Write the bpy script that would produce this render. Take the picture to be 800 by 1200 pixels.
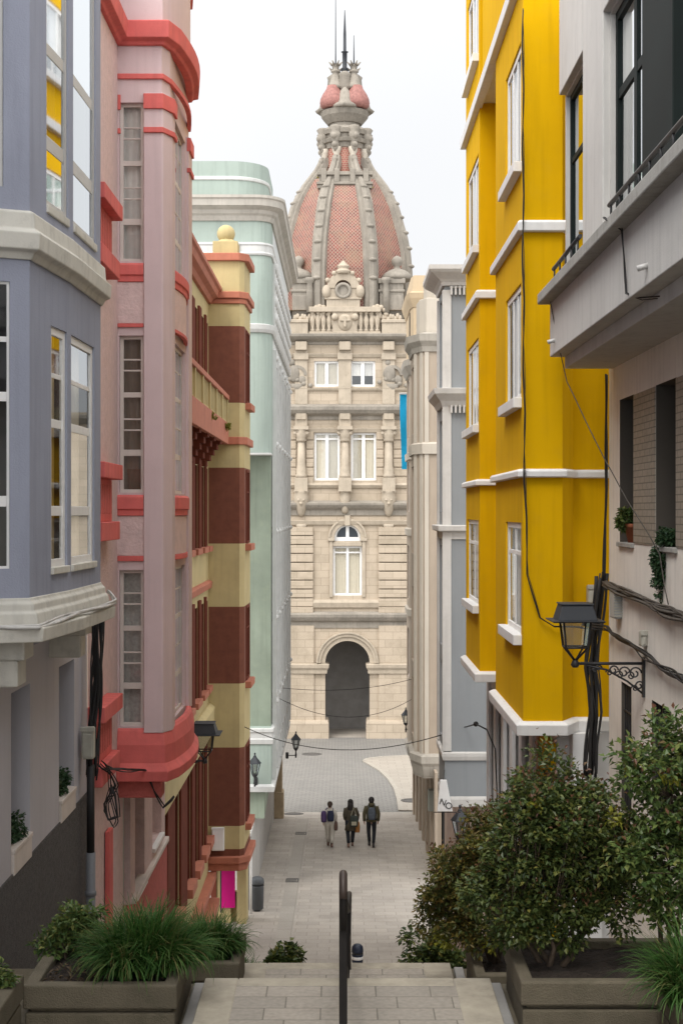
import bpy, bmesh, math, random
from mathutils import Vector, Matrix, noise as mnoise
for o in list(bpy.data.objects): bpy.data.objects.remove(o)
S = bpy.context.scene
COL = S.collection
K = 50.0/36.0*1200.0            # photo pixels per metre at one metre distance

# ------------------------------------------------------------------ camera
cam = bpy.data.cameras.new('camera'); camo = bpy.data.objects.new('camera', cam); COL.objects.link(camo)
cam.sensor_fit = 'VERTICAL'; cam.sensor_height = 36; cam.sensor_width = 24; cam.lens = 50
cam.clip_start = 0.1; cam.clip_end = 4000
camo.location = (0, 0, 0); camo.rotation_euler = (math.radians(90), 0, 0)
S.camera = camo
# ------------------------------------------------------------------ sky and sun (bright overcast)
SUN_EL, SUN_AZ = math.radians(56), math.radians(212)
w = bpy.data.worlds.new('World'); S.world = w; w.use_nodes = True
nt = w.node_tree; bg = nt.nodes['Background']
sky = nt.nodes.new('ShaderNodeTexSky'); sky.sky_type = 'NISHITA'; sky.sun_disc = False
sky.sun_elevation = SUN_EL; sky.sun_rotation = SUN_AZ; sky.dust_density = 4; sky.air_density = 1; sky.ozone_density = 1
hs = nt.nodes.new('ShaderNodeHueSaturation'); hs.inputs['Saturation'].default_value = 0.15
mx = nt.nodes.new('ShaderNodeMix'); mx.data_type = 'RGBA'; mx.inputs[0].default_value = 0.85
nt.links.new(sky.outputs[0], hs.inputs['Color']); nt.links.new(hs.outputs[0], mx.inputs[6])
# high thin cloud cover: nearly even white with a soft mottling
tc = nt.nodes.new('ShaderNodeTexCoord'); nz = nt.nodes.new('ShaderNodeTexNoise'); nz.inputs['Scale'].default_value = 2.2; nz.inputs['Detail'].default_value = 4
cr = nt.nodes.new('ShaderNodeValToRGB')
cr.color_ramp.elements[0].position = .3; cr.color_ramp.elements[0].color = (.93, .945, .97, 1)
cr.color_ramp.elements[1].position = .7; cr.color_ramp.elements[1].color = (1, 1, 1, 1)
nt.links.new(tc.outputs['Generated'], nz.inputs['Vector']); nt.links.new(nz.outputs['Fac'], cr.inputs[0])
# thin overcast: brightest round the veiled sun, falling off away from it
dt = nt.nodes.new('ShaderNodeVectorMath'); dt.operation = 'DOT_PRODUCT'
dt.inputs[1].default_value = (math.sin(SUN_AZ)*math.cos(SUN_EL), math.cos(SUN_AZ)*math.cos(SUN_EL), math.sin(SUN_EL))
nt.links.new(tc.outputs['Generated'], dt.inputs[0])
mr = nt.nodes.new('ShaderNodeMapRange'); mr.interpolation_type = 'SMOOTHSTEP'
mr.inputs['From Min'].default_value = -.35; mr.inputs['From Max'].default_value = 1; mr.inputs['To Min'].default_value = 5.75; mr.inputs['To Max'].default_value = 17
nt.links.new(dt.outputs['Value'], mr.inputs['Value'])
sc_ = nt.nodes.new('ShaderNodeVectorMath'); sc_.operation = 'SCALE'; nt.links.new(cr.outputs[0], sc_.inputs[0]); nt.links.new(mr.outputs[0], sc_.inputs['Scale'])
nt.links.new(sc_.outputs[0], mx.inputs[7]); nt.links.new(mx.outputs[2], bg.inputs['Color'])
bg.inputs['Strength'].default_value = 0.1
sl = bpy.data.lights.new('sun', 'SUN'); sl.energy = 1.1; sl.angle = math.radians(25); sl.color = (1, .96, .9)
so = bpy.data.objects.new('sun', sl); COL.objects.link(so)
sd = Vector((math.sin(SUN_AZ)*math.cos(SUN_EL), math.cos(SUN_AZ)*math.cos(SUN_EL), math.sin(SUN_EL)))
so.rotation_euler = sd.to_track_quat('Z', 'Y').to_euler(); so.location = (0, -5, 40)
S.view_settings.view_transform = 'Standard'; S.view_settings.look = 'None'
S.view_settings.exposure = 0.87; S.view_settings.gamma = 1; S.view_settings.use_curve_mapping = False
S.cycles.max_bounces = 8; S.cycles.diffuse_bounces = 4; S.cycles.transparent_max_bounces = 16
S.cycles.caustics_reflective = False; S.cycles.caustics_refractive = False

# ------------------------------------------------------------------ helpers
LOC = {}
rnd = random.Random(7)
def px(x, Y): return (x-400)*Y/K
def pz(y, Y): return (600-y)*Y/K

class MB:
    def __init__(s): s.v = []; s.f = []; s.m = []; s.sm = []; s.c = None; s.uv = None
    def face(s, pts, m=0, sm=False):
        b = len(s.v); s.v += [tuple(p) for p in pts]; s.f.append(tuple(range(b, b+len(pts)))); s.m.append(m); s.sm.append(sm)
    def grid(s, rows, m=0, closed=False, sm=True, cap=False):
        b = len(s.v); n = len(rows[0])
        for r in rows: s.v += [tuple(p) for p in r]
        for i in range(len(rows)-1):
            for j in range(n if closed else n-1):
                k = (j+1) % n
                s.f.append((b+i*n+j, b+i*n+k, b+(i+1)*n+k, b+(i+1)*n+j)); s.m.append(m); s.sm.append(sm)
        if cap and closed:
            s.f.append(tuple(b+j for j in range(n))[::-1]); s.m.append(m); s.sm.append(False)
            s.f.append(tuple(b+(len(rows)-1)*n+j for j in range(n))); s.m.append(m); s.sm.append(False)
    def box(s, x0, x1, y0, y1, z0, z1, m=0):
        p = [(x0,y0),(x1,y0),(x1,y1),(x0,y1)]; s.prism(p, z0, z1, m)
    def prism(s, pl, z0, z1, m=0, z0b=None):
        n = len(pl); b = len(s.v)
        s.v += [(p[0],p[1],z0) for p in pl]+[(p[0],p[1],z1) for p in pl]
        for j in range(n):
            k = (j+1) % n; s.f.append((b+j,b+k,b+n+k,b+n+j)); s.m.append(m); s.sm.append(False)
        s.f.append(tuple(b+j for j in range(n))[::-1]); s.f.append(tuple(b+n+j for j in range(n))); s.m += [m,m]; s.sm += [False,False]
    def frustum(s, c, a0, a1, z0, z1, n=4, rot=math.pi/4, m=0):
        rows = [[(c[0]+a*math.cos(rot+2*math.pi*j/n), c[1]+a*math.sin(rot+2*math.pi*j/n), z) for j in range(n)] for a, z in ((a0,z0),(a1,z1))]
        s.grid(rows, m, True, False, True)
    def obox(s, A, d, n, u0, u1, w0, w1, z0, z1, m=0):
        P = lambda u, w: (A[0]+d[0]*u-n[0]*w, A[1]+d[1]*u-n[1]*w)
        s.prism([P(u0,w0),P(u1,w0),P(u1,w1),P(u0,w1)], z0, z1, m)
    def lathe(s, c, prof, n=14, m=0, sm=True, sx=1, sy=1):
        rows = [[(c[0]+sx*r*math.cos(2*math.pi*j/n), c[1]+sy*r*math.sin(2*math.pi*j/n), c[2]+z) for j in range(n)] for r, z in prof]
        s.grid(rows, m, True, sm, True)
    def tube(s, pts, r, n=8, m=0, sm=True):
        pts = [Vector(p) for p in pts]
        if len(pts) < 2: return
        rs = r if isinstance(r, (list, tuple)) else [r]*len(pts)
        rows = []; up = None
        for i, p in enumerate(pts):
            t = (pts[min(i+1, len(pts)-1)]-pts[max(i-1, 0)])
            if t.length < 1e-9: t = Vector((0,0,1))
            t.normalize()
            if up is None: up = Vector((0,0,1)) if abs(t.z) < .9 else Vector((1,0,0))
            a = t.cross(up)
            if a.length < 1e-4: a = t.cross(Vector((1,.3,.2)))
            a.normalize(); b = a.cross(t); up = b
            rows.append([p+(a*math.cos(2*math.pi*j/n)+b*math.sin(2*math.pi*j/n))*rs[i] for j in range(n)])
        s.grid(rows, m, True, sm, True)
    def ball(s, c, r, n=12, m=0, sx=1, sy=1, sz=1):
        k = max(6, n//2+2)
        s.lathe(c, [(max(.001,r*math.sin(math.pi*i/k)), -r*sz*math.cos(math.pi*i/k)) for i in range(k+1)], n, m, True, sx, sy)
    def sweep(s, plan, prof, m=0, closed=False, cap=True):
        """cornice: profile [(out, z)...] carried along a plan polyline, outward = right of travel"""
        n = len(plan); V = [Vector(p[:2]) for p in plan]; rows = []
        for i in range(n):
            ds = []
            if i > 0 or closed: ds.append((V[i]-V[i-1]).normalized())
            if i < n-1 or closed: ds.append((V[(i+1) % n]-V[i]).normalized())
            ns = [Vector((d.y, -d.x)) for d in ds]
            mm = ns[0] if len(ns) == 1 else (ns[0]+ns[1])/max(.25, 1+ns[0].dot(ns[1]))
            rows.append([(V[i].x+mm.x*o, V[i].y+mm.y*o, z) for o, z in prof])
        if closed: rows.append(rows[0])
        s.grid(rows, m, True, False, cap and not closed)
    def panel(s, A, B, z0, z1, ops=(), depth=.2, m=0, back=1, bd=.5, rev=None):
        A = Vector(A[:2]); B = Vector(B[:2]); d = (B-A); L = d.length; d.normalize(); n = Vector((d.y, -d.x))
        P = lambda u, z, w=0: (A.x+d.x*u-n.x*w, A.y+d.y*u-n.y*w, z)
        us = sorted({0, L, *[q for o in ops for q in o[:2]]}); zs = sorted({z0, z1, *[q for o in ops for q in o[2:4]]})
        for i in range(len(us)-1):
            for j in range(len(zs)-1):
                uc, zc = (us[i]+us[i+1])/2, (zs[j]+zs[j+1])/2
                if any(o[0] < uc < o[1] and o[2] < zc < o[3] for o in ops): continue
                s.face([P(us[i],zs[j]),P(us[i+1],zs[j]),P(us[i+1],zs[j+1]),P(us[i],zs[j+1])], m)
        for o in ops:
            a, b, c, e = o[:4]
            dd = o[4] if len(o) > 4 else depth
            q = [(a,c),(b,c),(b,e),(a,e)]
            for i in range(4):
                (u1,w1),(u2,w2) = q[i], q[(i+1) % 4]
                s.face([P(u1,w1),P(u2,w2),P(u2,w2,dd),P(u1,w1,dd)], m if rev is None else rev)
                if back is not None: s.face([P(u1,w1,dd),P(u2,w2,dd),P(u2,w2,dd+bd),P(u1,w1,dd+bd)], back)
            if back is not None: s.face([P(a,c,dd+bd),P(b,c,dd+bd),P(b,e,dd+bd),P(a,e,dd+bd)], back)
    def build(s, name, mats, parent=None, bevel=0, subsurf=0, loc=None):
        o = LOC.get(parent.name) if parent is not None else None
        o = Vector(loc) if loc is not None else (o if o is not None else Vector((0,0,0)))
        me = bpy.data.meshes.new(name)
        me.from_pydata([(x-o.x, y-o.y, z-o.z) for x, y, z in s.v], [], s.f)
        if not isinstance(mats, (list, tuple)): mats = [mats]
        for mt in mats: me.materials.append(mt)
        nm = len(mats)
        me.polygons.foreach_set('material_index', [min(i, nm-1) for i in s.m])
        me.polygons.foreach_set('use_smooth', s.sm)
        if s.uv:
            ul = me.uv_layers.new(name='UVMap'); ul.data.foreach_set('uv', [c for l in me.loops for c in s.uv[l.vertex_index]])
        if s.c:
            at = me.attributes.new('tint', 'FLOAT_COLOR', 'POINT'); at.data.foreach_set('color', [q for c in s.c for q in c])
        else:
            bm = bmesh.new(); bm.from_mesh(me); bmesh.ops.remove_doubles(bm, verts=bm.verts, dist=1e-5)
            bmesh.ops.recalc_face_normals(bm, faces=bm.faces); bm.to_mesh(me); bm.free()
        me.update()
        ob = bpy.data.objects.new(name, me); COL.objects.link(ob)
        if parent is not None:
            ob.parent = parent; LOC[ob.name] = o
        else:
            ob.location = o; LOC[ob.name] = o
        if bevel:
            b = ob.modifiers.new('bevel', 'BEVEL'); b.width = bevel; b.segments = 2; b.limit_method = 'ANGLE'; b.angle_limit = math.radians(35)
        if subsurf:
            b = ob.modifiers.new('sub', 'SUBSURF'); b.levels = b.render_levels = subsurf
        return ob

def thing(name, label, cat, loc=(0,0,0), group=None):
    o = bpy.data.objects.new(name, None); COL.objects.link(o); o.location = loc; o.empty_display_size = .2
    o['label'] = label; o['category'] = cat
    if group: o['group'] = group
    LOC[o.name] = Vector(loc)
    return o
def tag(o, label, cat, group=None, kind=None):
    o['label'] = label; o['category'] = cat
    if group: o['group'] = group
    if kind: o['kind'] = kind
    return o
def struct(o): o['kind'] = 'structure'; return o
def lab(o, l): o['label'] = l; return o

# ------------------------------------------------------------------ materials
MATS = {}
def mat(name, col, rough=.7, var=.10, vscale=1.3, bump=.0, bscale=60, streak=.0, metal=0, spec=.35, dirt=.0, dirtcol=(.06,.055,.05), bdist=.01):
    m = bpy.data.materials.new(name); m.use_nodes = True; t = m.node_tree; N = t.nodes; Lk = t.links
    p = N['Principled BSDF']; p.inputs['Roughness'].default_value = rough; p.inputs['Metallic'].default_value = metal
    p.inputs['Specular IOR Level'].default_value = spec
    tc = N.new('ShaderNodeTexCoord')
    n1 = N.new('ShaderNodeTexNoise'); n1.inputs['Scale'].default_value = vscale; n1.inputs['Detail'].default_value = 6; n1.inputs['Roughness'].default_value = .62
    Lk.new(tc.outputs['Object'], n1.inputs['Vector'])
    r = N.new('ShaderNodeValToRGB'); r.color_ramp.elements[0].position = .32; r.color_ramp.elements[1].position = .68
    r.color_ramp.elements[0].color = (*[c*(1-var) for c in col], 1); r.color_ramp.elements[1].color = (*[min(1,c*(1+var*.7)) for c in col], 1)
    Lk.new(n1.outputs['Fac'], r.inputs[0]); out = r.outputs[0]
    if streak > 0:
        mp = N.new('ShaderNodeMapping'); mp.inputs['Scale'].default_value = (5.5, 5.5, .35); Lk.new(tc.outputs['Object'], mp.inputs[0])
        n2 = N.new('ShaderNodeTexNoise'); n2.inputs['Scale'].default_value = 1.6; n2.inputs['Detail'].default_value = 5; Lk.new(mp.outputs[0], n2.inputs['Vector'])
        r2 = N.new('ShaderNodeValToRGB'); r2.color_ramp.elements[0].position = .5; r2.color_ramp.elements[1].position = .78
        r2.color_ramp.elements[0].color = (0,0,0,1); r2.color_ramp.elements[1].color = (streak,)*3+(1,)
        Lk.new(n2.outputs['Fac'], r2.inputs[0])
        mi = N.new('ShaderNodeMix'); mi.data_type = 'RGBA'; Lk.new(r2.outputs[0], mi.inputs[0]); Lk.new(out, mi.inputs[6])
        mi.inputs[7].default_value = (*[c*.45 for c in col], 1); out = mi.outputs[2]
    if dirt > 0:
        n3 = N.new('ShaderNodeTexNoise'); n3.inputs['Scale'].default_value = 4.5; n3.inputs['Detail'].default_value = 9; n3.inputs['Roughness'].default_value = .7
        Lk.new(tc.outputs['Object'], n3.inputs['Vector'])
        r3 = N.new('ShaderNodeValToRGB'); r3.color_ramp.elements[0].position = .52; r3.color_ramp.elements[1].position = .74
        r3.color_ramp.elements[0].color = (0,0,0,1); r3.color_ramp.elements[1].color = (dirt,)*3+(1,); Lk.new(n3.outputs['Fac'], r3.inputs[0])
        mi = N.new('ShaderNodeMix'); mi.data_type = 'RGBA'; Lk.new(r3.outputs[0], mi.inputs[0]); Lk.new(out, mi.inputs[6]); mi.inputs[7].default_value = (*dirtcol, 1); out = mi.outputs[2]
    Lk.new(out, p.inputs['Base Color'])
    if bump > 0:
        n4 = N.new('ShaderNodeTexNoise'); n4.inputs['Scale'].default_value = bscale; n4.inputs['Detail'].default_value = 4
        Lk.new(tc.outputs['Object'], n4.inputs['Vector'])
        b = N.new('ShaderNodeBump'); b.inputs['Strength'].default_value = bump; b.inputs['Distance'].default_value = bdist
        Lk.new(n4.outputs['Fac'], b.inputs['Height']); Lk.new(b.outputs[0], p.inputs['Normal'])
    MATS[name] = m
    return m

def brickmat(name, c1, c2, mortar, axes='xy', bw=.6, bh=.3, msize=.01, rough=.75, stain=.35, bump=.3, offset=.5, var=.12, staincol=(.12,.11,.09), bias=0, uv=False, rot=0, stainscale=.7, msmooth=.2):
    m = bpy.data.materials.new(name); m.use_nodes = True; t = m.node_tree; N = t.nodes; Lk = t.links
    p = N['Principled BSDF']; p.inputs['Roughness'].default_value = rough; p.inputs['Specular IOR Level'].default_value = .3
    tc = N.new('ShaderNodeTexCoord'); src = tc.outputs['UV'] if uv else tc.outputs['Object']
    sp = N.new('ShaderNodeSeparateXYZ'); cb = N.new('ShaderNodeCombineXYZ'); Lk.new(src, sp.inputs[0])
    ix = {'x':0,'y':1,'z':2}; Lk.new(sp.outputs[ix[axes[0]]], cb.inputs[0]); Lk.new(sp.outputs[ix[axes[1]]], cb.inputs[1])
    vec = cb.outputs[0]
    if rot:
        mp = N.new('ShaderNodeMapping'); mp.inputs['Rotation'].default_value = (0,0,rot); Lk.new(vec, mp.inputs[0]); vec = mp.outputs[0]
    br = N.new('ShaderNodeTexBrick'); br.inputs['Scale'].default_value = 1; br.inputs['Brick Width'].default_value = bw; br.inputs['Row Height'].default_value = bh
    br.inputs['Mortar Size'].default_value = msize; br.inputs['Mortar Smooth'].default_value = msmooth; br.offset = offset; br.inputs['Bias'].default_value = bias
    br.inputs['Color1'].default_value = (*c1,1); br.inputs['Color2'].default_value = (*c2,1); br.inputs['Mortar'].default_value = (*mortar,1)
    Lk.new(vec, br.inputs['Vector'])
    n1 = N.new('ShaderNodeTexNoise'); n1.inputs['Scale'].default_value = stainscale; n1.inputs['Detail'].default_value = 8; n1.inputs['Roughness'].default_value = .65
    Lk.new(tc.outputs['Object'], n1.inputs['Vector'])
    r = N.new('ShaderNodeValToRGB'); r.color_ramp.elements[0].position = .48; r.color_ramp.elements[1].position = .75
    r.color_ramp.elements[0].color = (0,0,0,1); r.color_ramp.elements[1].color = (stain,)*3+(1,); Lk.new(n1.outputs['Fac'], r.inputs[0])
    mi = N.new('ShaderNodeMix'); mi.data_type = 'RGBA'; Lk.new(r.outputs[0], mi.inputs[0]); Lk.new(br.outputs['Color'], mi.inputs[6]); mi.inputs[7].default_value = (*staincol,1)
    n2 = N.new('ShaderNodeTexNoise'); n2.inputs['Scale'].default_value = 30; n2.inputs['Detail'].default_value = 5; Lk.new(tc.outputs['Object'], n2.inputs['Vector'])
    r2 = N.new('ShaderNodeValToRGB'); r2.color_ramp.elements[0].color = (1-var,)*3+(1,); r2.color_ramp.elements[1].color = (1+var,)*3+(1,)
    r2.color_ramp.elements[0].position = .3; r2.color_ramp.elements[1].position = .7; Lk.new(n2.outputs['Fac'], r2.inputs[0])
    mu = N.new('ShaderNodeMix'); mu.data_type = 'RGBA'; mu.blend_type = 'MULTIPLY'; mu.inputs[0].default_value = 1
    Lk.new(mi.outputs[2], mu.inputs[6]); Lk.new(r2.outputs[0], mu.inputs[7]); Lk.new(mu.outputs[2], p.inputs['Base Color'])
    if bump:
        b = N.new('ShaderNodeBump'); b.inputs['Strength'].default_value = bump; b.inputs['Distance'].default_value = .01; b.invert = True
        Lk.new(br.outputs['Fac'], b.inputs['Height']); Lk.new(b.outputs[0], p.inputs['Normal'])
    return m

def glassmat(name, tint=(.95,.945,.93), refl=.07, mul=.5):
    m = bpy.data.materials.new(name); m.use_nodes = True; t = m.node_tree; N = t.nodes; Lk = t.links
    for q in list(N):
        if q.type == 'BSDF_PRINCIPLED': N.remove(q)
    tr = N.new('ShaderNodeBsdfTransparent'); tr.inputs[0].default_value = (*tint,1)
    gl = N.new('ShaderNodeBsdfGlossy'); gl.inputs['Roughness'].default_value = .03; gl.inputs['Color'].default_value = (.92,.95,.97,1)
    lw = N.new('ShaderNodeLayerWeight'); lw.inputs['Blend'].default_value = .3
    ma = N.new('ShaderNodeMath'); ma.operation = 'MULTIPLY_ADD'; ma.inputs[1].default_value = mul; ma.inputs[2].default_value = refl; ma.use_clamp = True
    Lk.new(lw.outputs['Fresnel'], ma.inputs[0])
    mx = N.new('ShaderNodeMixShader'); Lk.new(ma.outputs[0], mx.inputs[0]); Lk.new(tr.outputs[0], mx.inputs[1]); Lk.new(gl.outputs[0], mx.inputs[2])
    Lk.new(mx.outputs[0], N['Material Output'].inputs['Surface'])
    return m

def leafmat(name, cols, rough=.4, trans=.25, spec=.28):
    """cols: three real leaf colours picked per leaf"""
    m = bpy.data.materials.new(name); m.use_nodes = True; t = m.node_tree; N = t.nodes; Lk = t.links
    p = N['Principled BSDF']; p.inputs['Roughness'].default_value = rough; p.inputs['Specular IOR Level'].default_value = spec
    at = N.new('ShaderNodeAttribute'); at.attribute_name = 'tint'
    sp = N.new('ShaderNodeSeparateColor'); Lk.new(at.outputs['Color'], sp.inputs[0])
    r = N.new('ShaderNodeValToRGB')
    while len(r.color_ramp.elements) < len(cols): r.color_ramp.elements.new(.5)
    for i, c in enumerate(cols):
        r.color_ramp.elements[i].position = i/(len(cols)-1); r.color_ramp.elements[i].color = (*c,1)
    Lk.new(sp.outputs[0], r.inputs[0]); Lk.new(r.outputs[0], p.inputs['Base Color'])
    tl = N.new('ShaderNodeBsdfTranslucent'); Lk.new(r.outputs[0], tl.inputs[0])
    mx = N.new('ShaderNodeMixShader'); mx.inputs[0].default_value = trans; Lk.new(p.outputs[0], mx.inputs[1]); Lk.new(tl.outputs[0], mx.inputs[2])
    Lk.new(mx.outputs[0], N['Material Output'].inputs['Surface'])
    return m

M = {}
M['dark'] = mat('dark_interior', (.03,.028,.026), .9, .2)
M['black'] = mat('black_iron', (.022,.022,.024), .5, .25, spec=.5)
M['hood'] = mat('lantern_hood_metal', (.028,.031,.037), .55, .2, spec=.35)
M['cable'] = mat('cable_rubber', (.018,.017,.017), .6, .3)
M['cable_w'] = mat('painted_cable', (.55,.53,.5), .6, .2, 8, dirt=.5)
M['cable_g'] = mat('old_grey_cable', (.075,.065,.055), .75, .35, 12)
M['wframe'] = mat('white_window_paint', (.80,.79,.77), .45, .06, 3, streak=.12)
M['wframe_old'] = mat('cream_window_paint', (.62,.55,.50), .5, .08, 3, streak=.2)
M['alu'] = mat('grey_aluminium', (.50,.49,.47), .42, .06, 3, spec=.5)
M['dframe'] = mat('dark_window_frame', (.008,.013,.012), .65, .2, spec=.15)
M['glass'] = glassmat('window_glass')
M['glass_r'] = glassmat('reflective_window_glass', (.6,.66,.66), .55, .75)
M['glass_t'] = glassmat('lantern_glass', (.75,.77,.77), .10)
M['curtain'] = mat('net_curtain', (.74,.73,.70), .9, .08, 6)
M['curtain_g'] = mat('grey_lace_curtain', (.44,.44,.42), .9, .22, 22)
M['curtain_y'] = mat('ochre_curtain', (.50,.36,.14), .9, .1, 6)
M['curtain_b'] = mat('brown_blind', (.17,.135,.105), .9, .1, 6)
M['curtain_lt'] = mat('beige_blind', (.66,.61,.50), .9, .05, 6)
M['pot'] = mat('terracotta', (.30,.09,.04), .75, .15, 6)
M['wood'] = mat('bark', (.09,.065,.045), .85, .3, 14, bump=.6, bscale=60)
M['soil'] = mat('soil', (.035,.026,.02), .95, .5, 9, bump=1, bscale=40, bdist=.03)

def seg(plan, i):
    A = Vector(plan[i][:2]); B = Vector(plan[i+1][:2]); d = (B-A); L = d.length; d.normalize(); return A, d, Vector((d.y, -d.x)), L

def window(par, A, d, n, u0, u1, z0, z1, inset=.12, cols=(.5,), rows=(), fw=.06, bw=.045, fd=.05, fm=None, glass=None, curtain=None, cov=(0,1), cz=0.0, name='window', thin=(), mid=None):
    fm = fm or M['wframe']; glass = glass or M['glass']
    b = MB(); w0, w1 = inset, inset+fd
    b.obox(A,d,n,u0,u0+fw,w0,w1,z0,z1); b.obox(A,d,n,u1-fw,u1,w0,w1,z0,z1)
    b.obox(A,d,n,u0+fw,u1-fw,w0,w1,z0,z0+fw); b.obox(A,d,n,u0+fw,u1-fw,w0,w1,z1-fw,z1)
    for c in cols:
        cw = bw
        if isinstance(c, tuple): c, cw = c
        uc = u0+(u1-u0)*c; b.obox(A,d,n,uc-cw/2,uc+cw/2,w0+.006,w1-.004,z0+fw,z1-fw)
    for r in rows:
        rw = bw
        if isinstance(r, tuple): r, rw = r
        zc = z0+(z1-z0)*r; b.obox(A,d,n,u0+fw,u1-fw,w0+.011,w1-.008,zc-rw/2,zc+rw/2)
    f = b.build(name, fm, par, bevel=.004 if fw > .03 else 0)
    g = MB(); wp = w0+fd*.55
    P = lambda u, z, ww: (A[0]+d[0]*u-n[0]*ww, A[1]+d[1]*u-n[1]*ww, z)
    # panes with minute differences of tilt so reflections break from sheet to sheet
    cs = [u0+fw*.5]+[u0+(u1-u0)*(c[0] if isinstance(c,tuple) else c) for c in cols]+[u1-fw*.5]
    rs = [z0+fw*.5]+sorted(z0+(z1-z0)*(r[0] if isinstance(r,tuple) else r) for r in rows)+[z1-fw*.5]
    for i in range(len(cs)-1):
        for j in range(len(rs)-1):
            e = [rnd.uniform(-.0025,.0025) for _ in range(4)]
            g.face([P(cs[i],rs[j],wp+e[0]),P(cs[i+1],rs[j],wp+e[1]),P(cs[i+1],rs[j+1],wp+e[2]),P(cs[i],rs[j+1],wp+e[2]-e[1]+e[0])])
    g.build('pane', glass, f)
    if curtain is not None:
        c = MB(); ua, ub = u0+(u1-u0)*cov[0], u0+(u1-u0)*cov[1]; N_ = max(8, int((ub-ua)/.03)); ph = rnd.random()*6
        rows_ = [[P(ua+(ub-ua)*i/N_, z, w1+.07+.018*math.sin(i*1.9+ph)+.008*math.sin(i*.7)) for i in range(N_+1)] for z in (z0+.02+cz*(z1-z0), z1-.02)]
        c.grid(rows_); c.build('curtain', curtain, f)
    return f

def facade(par, name, plan, z0, z1, wins, mats, depth=.12, back=True, segs=None, bd=.5, rev=None):
    """wall panels along a plan with window openings; wins: dicts seg,u0,u1,z0,z1 + window() keys (or open=True for a bare opening)"""
    b = MB()
    for i in range(len(plan)-1):
        if segs is not None and i not in segs: continue
        ops = [(q['u0'],q['u1'],q['z0'],q['z1'],q.get('depth',depth)) for q in wins if q['seg'] == i]
        b.panel(plan[i], plan[i+1], z0, z1, ops, depth, 0, 1 if back else None, bd, rev)
    ob = b.build(name, mats, par)
    for q in wins:
        if q.get('open'): continue
        A, d, n, L = seg(plan, q['seg'])
        kw = {k: v for k, v in q.items() if k not in ('seg','u0','u1','z0','z1','depth','sill','open')}
        kw.setdefault('inset', q.get('depth', depth))
        window(par, A, d, n, q['u0'], q['u1'], q['z0'], q['z1'], **kw)
        if 'sill' in q:
            sm, so_, sh, se = q['sill']
            s_ = MB(); s_.obox(A,d,n,q['u0']-se,q['u1']+se,-so_,.03,q['z0']-sh,q['z0']+.005); s_.build('window_sill', sm, par, bevel=.008)
    return ob
def ledge(par, name, plan, prof, m, bevel=.01, closed=False):
    b = MB(); b.sweep(plan, prof, 0, closed); return b.build(name, m, par, bevel=bevel)
def rect(o, z0, z1, i=-.03): return [(i,z0),(o,z0),(o,z1),(i,z1)]
# ================================================================== ground
GP = [(20,-10.0),(24,-10.27),(33,-10.95),(41,-11.48),(51,-12.0),(56,-12.3),(60,-12.67),(72,-13.1),(85,-13.51),(100,-13.8),(140,-14.0),(2500,-14.0)]
def gz(Y):
    for (a, za), (b_, zb) in zip(GP, GP[1:]):
        if a <= Y <= b_: return za+(zb-za)*(Y-a)/(b_-a)
    return GP[0][1] if Y < 20 else -14.0
M['ground'] = mat('plain_ground', (.30,.28,.25), .85, .15, .3, bump=.2, bscale=20, dirt=.3)
M['slab'] = brickmat('street_granite_slabs', (.41,.365,.315), (.345,.31,.27), (.25,.225,.195), 'xy', .62, .42, .009, .7, .75, .2, staincol=(.22,.195,.165), stainscale=.55, var=.10)
M['setts'] = brickmat('plaza_granite_setts', (.225,.213,.196), (.195,.186,.172), (.14,.133,.12), 'xy', .36, .24, .022, .75, .35, .4, staincol=(.27,.25,.22), stainscale=.6)
M['pave'] = brickmat('pale_plaza_flags', (.36,.32,.27), (.32,.285,.24), (.22,.2,.17), 'xy', .8, .5, .012, .75, .3, .15, staincol=(.3,.27,.23))
M['stair'] = brickmat('worn_granite_stair_slabs', (.345,.305,.255), (.285,.255,.215), (.165,.148,.12), 'xy', .34, .20, .005, .7, .5, .3, staincol=(.19,.17,.14), stainscale=1.6, offset=.37)
M['kerb'] = mat('granite_kerb', (.36,.325,.275), .75, .15, 5, bump=.25, bscale=50, dirt=.3)
M['concrete'] = mat('washed_concrete', (.130,.110,.076), .85, .22, 3, bump=.7, bscale=110, dirt=.55, dirtcol=(.06,.06,.035))

b = MB()
for (ya, za), (yb, zb) in zip(GP, GP[1:]):
    if yb <= 60: xs = [-60,-4.5,4.5,60]
    else: xs = [-1500,-60,-4.5,4.5,60,1500] if yb > 140 else [-60,-4.5,4.5,60]
    for xa, xb in zip(xs, xs[1:]): b.face([(xa,ya,za),(xb,ya,za),(xb,yb,zb),(xa,yb,zb)])
struct(b.build('ground', M['ground']))
def sheet(name, m, y0, y1, x0, x1, dz):
    b = MB(); ys = sorted({y0, y1, *[y for y, _ in GP if y0 < y < y1]})
    for a, c in zip(ys, ys[1:]): b.face([(x0,a,gz(a)+dz),(x1,a,gz(a)+dz),(x1,c,gz(c)+dz),(x0,c,gz(c)+dz)])
    return struct(b.build(name, m))
sheet('street', M['slab'], 23.6, 60, -4.4, 4.4, .006)
sheet('plaza', M['setts'], 60, 85.2, -20, 20, .006)
sheet('passage_floor', M['slab'], 85.2, 104, -3, 3, .006)
# a smoother strip of longer slabs down the left of the street over the drain
M['strip'] = brickmat('drain_strip_slabs', (.37,.335,.29), (.33,.30,.26), (.23,.21,.18), 'yx', 1.0, .45, .008, .7, .5, .15, staincol=(.22,.2,.18), stainscale=.5)
sheet('drain_strip', M['strip'], 30, 58, -1.75, -1.32, .011)
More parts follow.
